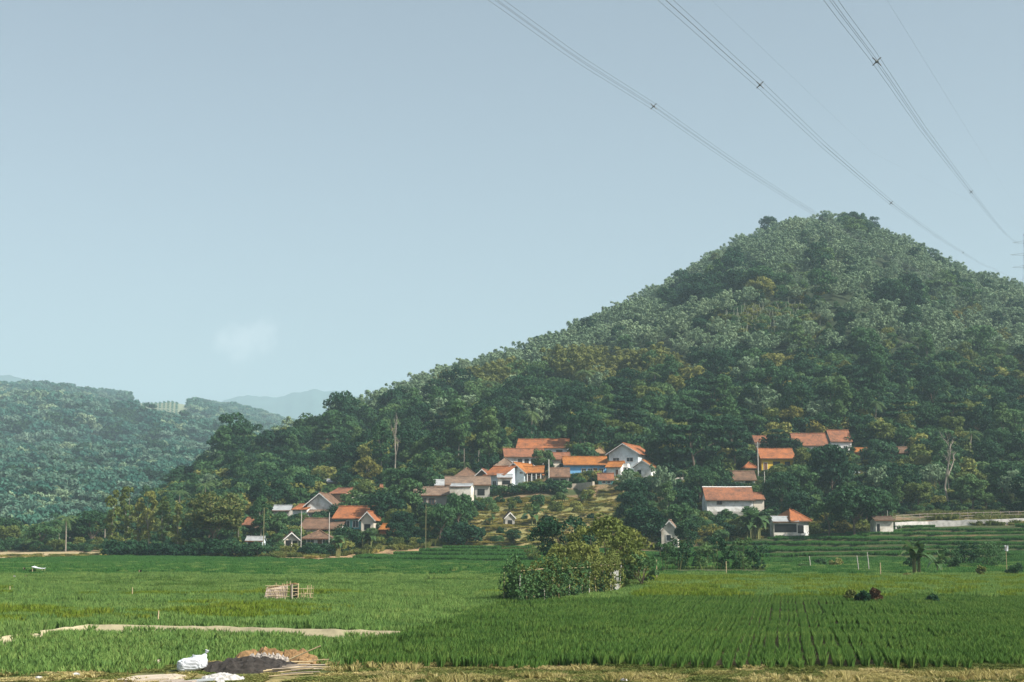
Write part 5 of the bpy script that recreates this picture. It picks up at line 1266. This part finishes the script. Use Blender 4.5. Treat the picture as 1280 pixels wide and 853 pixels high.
# ------------------------------------------------------------------ straw pen in the left paddies
x, y = G0(360, 756); k = px(y)
t = thing('bamboo_pen', 'small low bamboo and mat pen standing alone in the left paddies', 'pen', (x, y, 0), R(3))
r = rg(901)
A = lambda u, v: ((u-360)*k, 0, (756-v)*k)
b = MB(); b.prism([(-31*k, 0, 2*k), (-2*k, 0, .2*k), (-1*k, .15, 24*k), (-26*k, .2, 21*k)], (0, .05, 0)); b.build('mat_panel', M['mat_panel'], t)
b = MB(); b.prism([(-30*k, .05, 2*k), (-26*k, .25, 21*k), (-18*k, 1.3, 22*k), (-22*k, 1.3, 2*k)], (-.04, 0, 0)); b.build('side_panel', M['mat_panel'], t)
b = MB(); b.slab([(-26*k, .15, 21*k), (7*k, .15, 26.5*k), (9*k, 1.35, 25*k), (-18*k, 1.35, 22*k)], .06); b.build('top_mat', M['straw'], t)
for i in range(10):
    xx = (-24+3.2*i)*k+r.normal()*.02; MB().tube([(xx, -.06, 0), (xx+r.normal()*.05, -.04, (22+.5*i+r.random()*4)*k)], .02, 5).build('upright', M['bamboo_pole'], t)
for i in range(6):
    zz = (3+4*i)*k; MB().tube([(-28*k, -.09, zz), (0, -.08, zz+r.normal()*.03), (12*k, -.05, zz+.05)], .02, 5).build('rail', M['bamboo_pole'], t)
MB().tube([(5*k, -.12, -5*k), (4.6*k, -.12, 25*k)], .055, 7).build('corner_post', M['wood_grey'], t)
b = MB(); b.box(6*k, 11*k, .1, .16, 1*k, 22*k); b.build('opening', M['dark'], t)
MB().tube([(12*k, .0, 0), (12*k, .05, 26*k)], .04, 6).build('corner_post', M['bamboo_pole'], t)
for i in range(14):
    a = (13+18*r.random())*k; ln = r.uniform(-.15, .35)
    MB().tube([(a, r.uniform(-.1, .9), 0), (a+ln*.5, r.uniform(-.1, .6), (6+18*r.random())*k)], .018, 5).build('loose_pole', M['bamboo_pole'], t)
for i in range(3): MB().tube([(8*k, .0, (7+6*i)*k), (30*k, .2, (6+6*i+3*r.random())*k)], .018, 5).build('rail', M['bamboo_pole'], t)

# ------------------------------------------------------------------ bean trellis
x0, y0 = G0(648, 759); x1, y1 = G0(762, 746); x2, y2 = G0(800, 737)
t = thing('bean_trellis', 'long bamboo trellis overgrown with bean vines in the middle of the paddies', 'trellis', (x0, y0, 0))
D1 = Vector((x1-x0, y1-y0, 0)); D2 = Vector((x2-x1, y2-y1, 0)); r = rg(902)
def tp(f):  # f 0..1 first stretch, 1..2 second
    return D1*f if f <= 1 else D1+D2*(f-1)
back = Vector((-.35, 1, 0)).normalized()
for i in range(17):
    f = i/12+r.normal()*.02; p = tp(max(0, min(f, 1.36))); H = 1.85+r.normal()*.22
    MB().tube([p+Vector((0, 0, -.3)), p+Vector((r.normal()*.1, r.normal()*.08, H))], .035, 6).build('post', M['bamboo_pole' if i % 3 else 'concrete_pole'], t)
    if i % 2 == 0:
        q = p+back*2.6; MB().tube([q+Vector((0, 0, -.3)), q+Vector((0, 0, H))], .035, 6).build('post', M['bamboo_pole'], t)
for zz, of in ((2.05, 0), (2.1, 2.6)):
    MB().tube([tp(f)+back*max(of, 0)+Vector((0, of if of < 0 else 0, zz+r.normal()*.05)) for f in np.linspace(0, 1.36, 9)], .022, 5).build('crossbar', M['bamboo_pole'], t)
for i in range(12):
    p = tp(.78+.028*i); MB().tube([p+Vector((0, -.1, 2.12)), p+back*2.6+Vector((0, 0, 2.2+r.normal()*.05))], .02, 5).build('crossbar', M['wood_grey'], t)
def vines(name, mat, n, seed, f0, f1, z0, z1, dep, size):
    r = rg(seed); c = []
    for _ in range(n):
        f = f0+(f1-f0)*r.random(); zc = z0+(z1-z0)*(.72+.55*float(vnoise(np.array([f*9.]), np.array([seed*1.]), 1., 3)[0]))*r.random()**.75; p = tp(f)+back*(dep*r.random()**1.5-.22); c.append((p.x, p.y, zc))
    V, Fq = blob_leaves(c, .3*(.6+.8*r.random(n)), 26, size, .65, r, 1.1, .8, -.8)
    return put(name, mesh_np(name, V, [Fq], [M[mat]]), t)
vines('vines', 'leaf_mid', 560, 1, -.04, .72, .15, 2.2, 2.6, .085)
vines('vines', 'leaf_dark', 150, 2, 0, 1.25, .1, 1.9, 2.6, .08)
vines('dry_vines', 'leaf_gold', 130, 3, .0, .75, .6, 2.5, .8, .07)
vines('dry_vines', 'leaf_gold', 120, 4, .72, 1.25, .9, 2.6, 1.6, .08)
vines('vines', 'leaf_olive', 110, 5, .8, 1.36, .1, 1.7, 2.0, .08)
b = MB()
for i in range(9):
    p = tp(1.12+.004*i); b.tube([p+Vector((.03*i, -.12, 0)), p+Vector((.03*i, -.1, 1.6+.05*(i % 3)))], .016, 5)
b.build('white_strips', M['frame_white'], t)
x, y = G0(655, 741); t = thing('straw_scarecrow', 'small straw-capped shelter left behind the bean trellis', 'shelter', (x, y, 0)); k = px(y)
for sx in (-1, 1): MB().tube([(sx*3*k, 0, -.2), (sx*2.4*k, 0, 22*k)], .04, 5).build('post', M['bamboo_pole'], t)
b = MB(); panel(b, (-8*k, -.5, 22*k), (7*k, -.5, 24*k), (5*k, .5, 29*k), (-5*k, .5, 28*k), .08, 6, 3, .05); b.build('straw_cap', M['thatch'], t)

# ------------------------------------------------------------------ foreground rubbish
def GF(u, v): return G0(u, v+8)
def mound(name, u, v, w, d, h, mat, label, seed, cat, rough=.12, z=None):
    x, y = GF(u, v); r = rg(seed); n = 30; V = []; Fs = []
    for j in range(n+1):
        for i in range(n+1):
            a = (i/n-.5)*2; c = (j/n-.5)*2; q = math.hypot(a, c)
            q2 = q*(1+.35*(float(vnoise(np.array([a*2+seed]), np.array([c*2]), .8, seed)[0])-.5))
            hh = h*max(0, 1-q2*q2)**.8
            hh += rough*h*(float(vnoise(np.array([a*9]), np.array([c*9]), 1., seed+1)[0])-.5)*2*(q2 < .95) if True else 0
            V.append((a*w/2, c*d/2, hh-.06*(q2 >= 1)))
    for j in range(n):
        for i in range(n): a = j*(n+1)+i; Fs.append((a, a+1, a+n+2, a+n+1))
    B = MB(); B.add(V, Fs); z0 = tz(x, y)+.07 if z is None else z
    o = B.build(name, M[mat]); o.location = (x, y, z0); tag(o, label, cat); return o
K = px(45.)
mound('straw_heap', 345, 825, 130*K, 2.6, .34, 'straw', 'brown straw and earth heap behind the black ash', 1, 'heap', .75)
mound('ash_heap', 312, 833, 118*K, 2.3, .33, 'ash', 'black burnt ash heap between the white sack and the bamboo sticks', 2, 'heap', .3)
mound('lime_pile', 279, 845, 46*K, .9, .17, 'lime', 'pale grey powdery pile in front of the black ash', 3, 'pile', .2)
mound('ash_crust', 335, 829, 52*K, .8, .16, 'ash_grey', 'thin crumbly grey crust on top of the black ash', 4, 'ash', .9, z=tz(*GF(335, 829))+.24)
b = MB(); r = rg(41); pts = []
x, y = GF(188, 846); 
o = MB().slab([(-36*K, -.35, .02), (-12*K, -.75, .05), (26*K, -.6, .09), (38*K, .1, .10), (20*K, .65, .09), (-20*K, .5, .06)], .08).build('concrete_slab', M['slab']); o.location = (x, y, tz(x, y)+.1); tag(o, 'flat pale broken slab lying left of the ash heap', 'slab')
x, y = GF(222, 851)
for i, (dx, dy, rz, lb) in enumerate([(-8, .1, .3, 'left grey board scrap in front of the pale slab'), (6, -.1, -.2, 'right grey board scrap in front of the pale slab'), (22, .25, .5, 'dark-edged board scrap nearest the pale grey pile')]):
    o = MB().slab([(-13*K, -.12, 0), (13*K, -.14, .03), (14*K, .12, .05), (-12*K, .13, .02)], .03).build('board_scrap', M['wood_grey' if i < 2 else 'metal_roof']); o.location = (x+dx*K, y+dy, tz(x, y)+.14); o.rotation_euler = (0, 0, rz); tag(o, lb, 'board', 'grey board scraps')
for i, (u, v, s_, lb) in enumerate([(95, 842, 5, 'small white stone at the left in the dry grass'), (48, 846, 4, 'smallest white stone, far left in the dry grass'), (196, 826, 7, 'low tan stone left of the white sack'), (275, 851, 5, 'pale stone in front of the grey pile'), (780, 849, 4, 'small pale stone in the grass right of centre')]):
    x, y = GF(u, v); bm_ = MB(); r = rg(60+i); V = []; Fs = []
    for j in range(7):
        for q in range(10):
            ph = math.pi*j/6; th = 6.283*q/10; k = 1+.25*(r.random()-.5); V.append((s_*K*math.sin(ph)*math.cos(th)*k, s_*K*.8*math.sin(ph)*math.sin(th)*k, s_*K*.55*math.cos(ph)*k))
    for j in range(6):
        for q in range(10): Fs.append((j*10+q, j*10+(q+1) % 10, (j+1)*10+(q+1) % 10, (j+1)*10+q))
    o = bm_.add(V, Fs).build('stone', M['lime' if i != 2 else 'slab']); o.location = (x, y, tz(x, y)+.13); tag(o, lb, 'stone')
r = rg(43)
for i in range(16):
    u = 372+r.normal()*12; v = 838+r.normal()*3.5; x, y = GF(u, v); a = r.uniform(-.3, .35)+(math.pi if r.random() < .3 else 0); L_ = r.uniform(.7, 1.5); zz = tz(x, y)+.12+.16*r.random()
    d = Vector((math.cos(a), math.sin(a)*.8, r.uniform(-.05, .12)))*L_/2
    o = MB().tube([-d, d*.1+Vector((0, 0, .01)), d], [.024, .02, .014], 6).build('bamboo_stick', M['bamboo_pole' if i % 3 else 'wood_grey']); o.location = (x, y, zz)
    tag(o, 'one of the loose dry bamboo sticks heaped right of the black ash', 'stick', 'loose bamboo sticks')
x, y = GF(352, 832); o = MB().tube([(-.1, 0, .25), (.85, -.1, .66)], [.025, .02], 6).build('bamboo_stick', M['bamboo_pole']); o.location = (x+.3, y, tz(x, y)+.1); tag(o, 'single bamboo stick poking up above the heaped loose sticks', 'stick')
# sack
x, y = GF(240, 834); t = thing('plastic_sack', 'full white plastic sack with a tied corner, left of the ash heap', 'sack', (x, y, tz(x, y)+.05))
n = 22; V = []; Fs = []
for j in range(n+1):
    for i in range(2*n):
        ph = math.pi*j/n; th = math.pi*i/n; sx = abs(math.cos(th))**.55*(1 if math.cos(th) > 0 else -1); sy = abs(math.sin(th))**.7*(1 if math.sin(th) > 0 else -1); sp = math.sin(ph)**.6
        w = .44; q = float(vnoise(np.array([sx*3+sp]), np.array([math.cos(ph)*3+sy]), .35, 5)[0])-.5
        zz = .21*math.copysign(abs(math.cos(ph))**.7, math.cos(ph)); zz += .05*sx
        V.append((sx*sp*w*(1+.07*q), sy*sp*.27*(1+.1*q), max(zz+.21+.05*q*(zz > 0), -.02)))
for j in range(n):
    for i in range(2*n): Fs.append((j*2*n+i, j*2*n+(i+1) % (2*n), (j+1)*2*n+(i+1) % (2*n), (j+1)*2*n+i))
MB().add(V, Fs).build('body', M['plastic_white'], t)
MB().tube([(.30, 0, .38), (.385, 0, .50), (.40, 0, .545), (.43, 0, .62)], [.13, .05, .035, .06], 10).build('tied_corner', M['plastic_white'], t)

# ------------------------------------------------------------------ overhead power lines
def fit_line(a, b_, pix):
    """pixels of one phase -> (x, y, z) points: s = b + a/Y fixes the distance, straight in plan"""
    P = []
    for u, v in pix:
        s, tt = st(u, v); Y = a/(float(s)-b_); P.append((float(s)*Y, Y, CAMZ+float(tt)*Y))
    return P
B0 = .3704
lines = [(-36.2, [(620, 0), (720, 72), (817, 133), (920, 205), (1020, 268)], 'left of the three bundled power lines crossing the sky', [(817, 133)]),
         (-22.0, [(832, 0), (950, 106), (1030, 182), (1114, 254), (1204, 316), (1240, 335)], 'middle of the three bundled power lines crossing the sky', [(950, 106), (1114, 254), (1204, 316)]),
         (-10.25, [(1038, 0), (1096, 76), (1150, 156), (1214, 240), (1272, 303)], 'right of the three bundled power lines crossing the sky', [(1096, 76), (1214, 240)])]
PYL = Vector((float(st(1283, 330)[0])*905, 905, 0))
tops = []
for li, (a, pix, lb, sps) in enumerate(lines):
    P = np.array(fit_line(a, B0, pix)); co = np.polyfit(P[:, 1], P[:, 2], 2)
    end = [at(1262, 350, 900), at(1290, 352, 900), at(1272, 304, 900)][li]
    ya = np.linspace(-20, P[-1, 1], 60)
    xa = B0*ya+a; za = np.polyval(co, ya)
    # follow the measured pixels where the line is in frame, and the fitted curve behind the camera
    yk = P[:, 1]; zfit = np.polyval(co, yk); dz = P[:, 2]-zfit
    za = za+np.interp(ya, yk, dz, left=dz[0])
    pts = [Vector((float(xx), float(yy), float(zz))) for xx, yy, zz in zip(xa, ya, za)]
    last = pts[-1]
    for f in np.linspace(.08, 1, 14):
        p = last.lerp(end, float(f)); p.z -= 4*9*f*(1-f)*(1 if li == 0 else .15); pts.append(p)
    t = thing('power_line', lb, 'power line', pts[0], 0, 'bundled power lines'); o0 = pts[0]
    g_ = .23
    for sx in (-g_, g_):
        for sz in (-g_, g_):
            MB().tube([p-o0+Vector((sx, 0, sz)) for p in pts], .012, 5).build('conductor', M['cable'], t)
    for (su, sv) in sps:
        s, tt = st(su, sv); Y = a/(float(s)-B0); c = Vector((B0*Y+a, Y, float(np.interp(Y, ya, za))))-o0
        b = MB()
        for sx in (-1, 1):
            b.tube([c+Vector((0, 0, 0)), c+Vector((sx*g_*1.25, 0, g_*1.25))], .045, 5); b.tube([c, c+Vector((sx*g_*1.25, 0, -g_*1.25))], .045, 5)
        b.tube([c+Vector((-.1, 0, 0)), c+Vector((.1, 0, 0))], .11, 8)
        b.build('spacer', M['cable'], t)
for i, (pix, a, lb) in enumerate([([(893, 0), (1000, 110), (1090, 190)], -24., 'faint left earth wire high above the middle power line'), ([(1108, 0), (1165, 90), (1220, 180)], -9., 'faint right earth wire high above the right power line')]):
    P = np.array(fit_line(a, B0, pix)); co = np.polyfit(P[:, 1], P[:, 2], 1); ya = np.linspace(-20, 880, 40)
    zz = co[1]+co[0]*ya-.00004*(ya-P[0, 1])*(ya-P[-1, 1])*0
    pe = at(1290, 290, 905); 
    pts = [Vector((float(B0*y_+a), float(y_), float(z_))) for y_, z_ in zip(ya[ya < P[-1, 1]+20], zz[ya < P[-1, 1]+20])]; pts.append(pe)
    o = MB().tube(pts, .0045, 4).build('earth_wire', M['cable']); tag(o, lb, 'power line', 'earth wires')
# lattice pylon behind the hill
gz = tz(PYL.x, PYL.y); topz = at(1283, 292, 905).z
t = thing('lattice_pylon', 'faint steel lattice pylon at the right edge behind the big hill', 'pylon', (PYL.x, PYL.y, gz)); H = topz-gz
b = MB(); nseg = 11
def hw(f): return 4.2*(1-f)**1.2+.7
for sx in (-1, 1):
    for sy in (-1, 1): b.tube([(sx*hw(f), sy*hw(f), H*f) for f in np.linspace(0, 1, 12)], .08, 4)
for i in range(nseg):
    f0, f1 = i/nseg, (i+1)/nseg
    for sy in (-1, 1):
        b.tube([(-hw(f0), sy*hw(f0), H*f0), (hw(f1), sy*hw(f1), H*f1)], .06, 4); b.tube([(hw(f0), sy*hw(f0), H*f0), (-hw(f1), sy*hw(f1), H*f1)], .06, 4)
b.build('lattice_tower', M['steel'], t)
for zc, w in ((H-6, 8), (H-14, 10), (H-22, 9)):
    b = MB()
    for sx in (-1, 1):
        b.tube([(0, 0, zc+1.3), (sx*w, 0, zc)], .09, 4); b.tube([(0, 0, zc-.4), (sx*w, 0, zc)], .09, 4)
    b.build('crossarm', M['steel'], t)

# ------------------------------------------------------------------ haze, sun, sky, camera
SUNV = Vector((.86, -.45, .92)).normalized()
el = math.asin(SUNV.z); az = math.atan2(SUNV.x, SUNV.y)
hz = MB().box(-4600, 4600, -150, 7100, -25, 720).build('haze', [])
hz['kind'] = 'stuff'; hz['label'] = 'thin pale blue haze filling the valley air'
hm = bpy.data.materials.new('haze_air'); hm.use_nodes = True; N = hm.node_tree.nodes; L = hm.node_tree.links; N.clear()
out = N.new('ShaderNodeOutputMaterial'); pv = N.new('ShaderNodeVolumePrincipled'); L.new(pv.outputs[0], out.inputs['Volume'])
pv.inputs['Density'].default_value = .00020; pv.inputs['Color'].default_value = (.58, .80, .92, 1); pv.inputs['Anisotropy'].default_value = .0
hz.data.materials.append(hm)
sun = bpy.data.lights.new('sun', 'SUN'); sun.energy = 5.0; sun.angle = R(.6); sun.color = (1, .93, .82)
so = bpy.data.objects.new('sun', sun); col.objects.link(so); so.location = (50, -50, 200)
so.rotation_euler = (-SUNV).to_track_quat('-Z', 'Y').to_euler()
w = bpy.data.worlds.new('World'); sc.world = w; w.use_nodes = True; N = w.node_tree.nodes; L = w.node_tree.links
bg = N['Background']; sky = N.new('ShaderNodeTexSky'); sky.sky_type = 'NISHITA'; sky.sun_disc = False; sky.sun_elevation = el; sky.sun_rotation = az
sky.altitude = 100; sky.air_density = 1.0; sky.dust_density = 3.0; sky.ozone_density = 1.0
hs = N.new('ShaderNodeHueSaturation'); hs.inputs['Saturation'].default_value = .60; hs.inputs['Hue'].default_value = .497; L.new(sky.outputs[0], hs.inputs['Color'])
# a faint cumulus low over the left, and very thin veils
tc = N.new('ShaderNodeTexCoord'); cd = at(300, 428, 1.0)-Vector((0, 0, CAMZ)); cd.normalize()
sub = N.new('ShaderNodeVectorMath'); sub.operation = 'SUBTRACT'; sub.inputs[1].default_value = cd; L.new(tc.outputs['Generated'], sub.inputs[0])
scl = N.new('ShaderNodeVectorMath'); scl.operation = 'MULTIPLY'; scl.inputs[1].default_value = (1.0, 1.0, 1.5); L.new(sub.outputs[0], scl.inputs[0])
ln = N.new('ShaderNodeVectorMath'); ln.operation = 'LENGTH'; L.new(scl.outputs[0], ln.inputs[0])
nz = N.new('ShaderNodeTexNoise'); nz.inputs['Scale'].default_value = 45; nz.inputs['Detail'].default_value = 5; L.new(tc.outputs['Generated'], nz.inputs['Vector'])
d1 = math_(N, L, 'ADD', ln.outputs['Value'], math_(N, L, 'MULTIPLY', math_(N, L, 'SUBTRACT', nz.outputs[0], .5), .06))
mr = N.new('ShaderNodeMapRange'); mr.interpolation_type = 'SMOOTHSTEP'; mr.inputs['From Min'].default_value = .026; mr.inputs['From Max'].default_value = .008; L.new(d1, mr.inputs['Value'])
mxc = N.new('ShaderNodeMix'); mxc.data_type = 'RGBA'; L.new(math_(N, L, 'MULTIPLY', mr.outputs[0], .30), mxc.inputs[0]); L.new(hs.outputs[0], mxc.inputs[6]); mxc.inputs[7].default_value = (8.5, 8.6, 8.7, 1)
L.new(mxc.outputs[2], bg.inputs['Color']); bg.inputs['Strength'].default_value = .077
cam = bpy.data.cameras.new('camera'); co_ = bpy.data.objects.new('camera', cam); col.objects.link(co_); sc.camera = co_
co_.location = (0, 0, CAMZ); co_.rotation_euler = (math.pi/2+PITCH, 0, 0); cam.sensor_width = 36; cam.lens = F*36/1280; cam.clip_end = 12000; cam.clip_start = .1
sc.render.resolution_x = 1024; sc.render.resolution_y = 682
sc.view_settings.view_transform = 'Standard'; sc.view_settings.look = 'None'; sc.view_settings.exposure = .85; sc.view_settings.gamma = 1
cy = sc.cycles; cy.use_denoising = True; cy.max_bounces = 5; cy.diffuse_bounces = 3; cy.glossy_bounces = 2; cy.transmission_bounces = 2; cy.volume_bounces = 1; cy.transparent_max_bounces = 6
cy.caustics_reflective = False; cy.caustics_refractive = False; cy.volume_max_steps = 64
try: cy.denoiser = 'OPENIMAGEDENOISE'
except Exception: pass
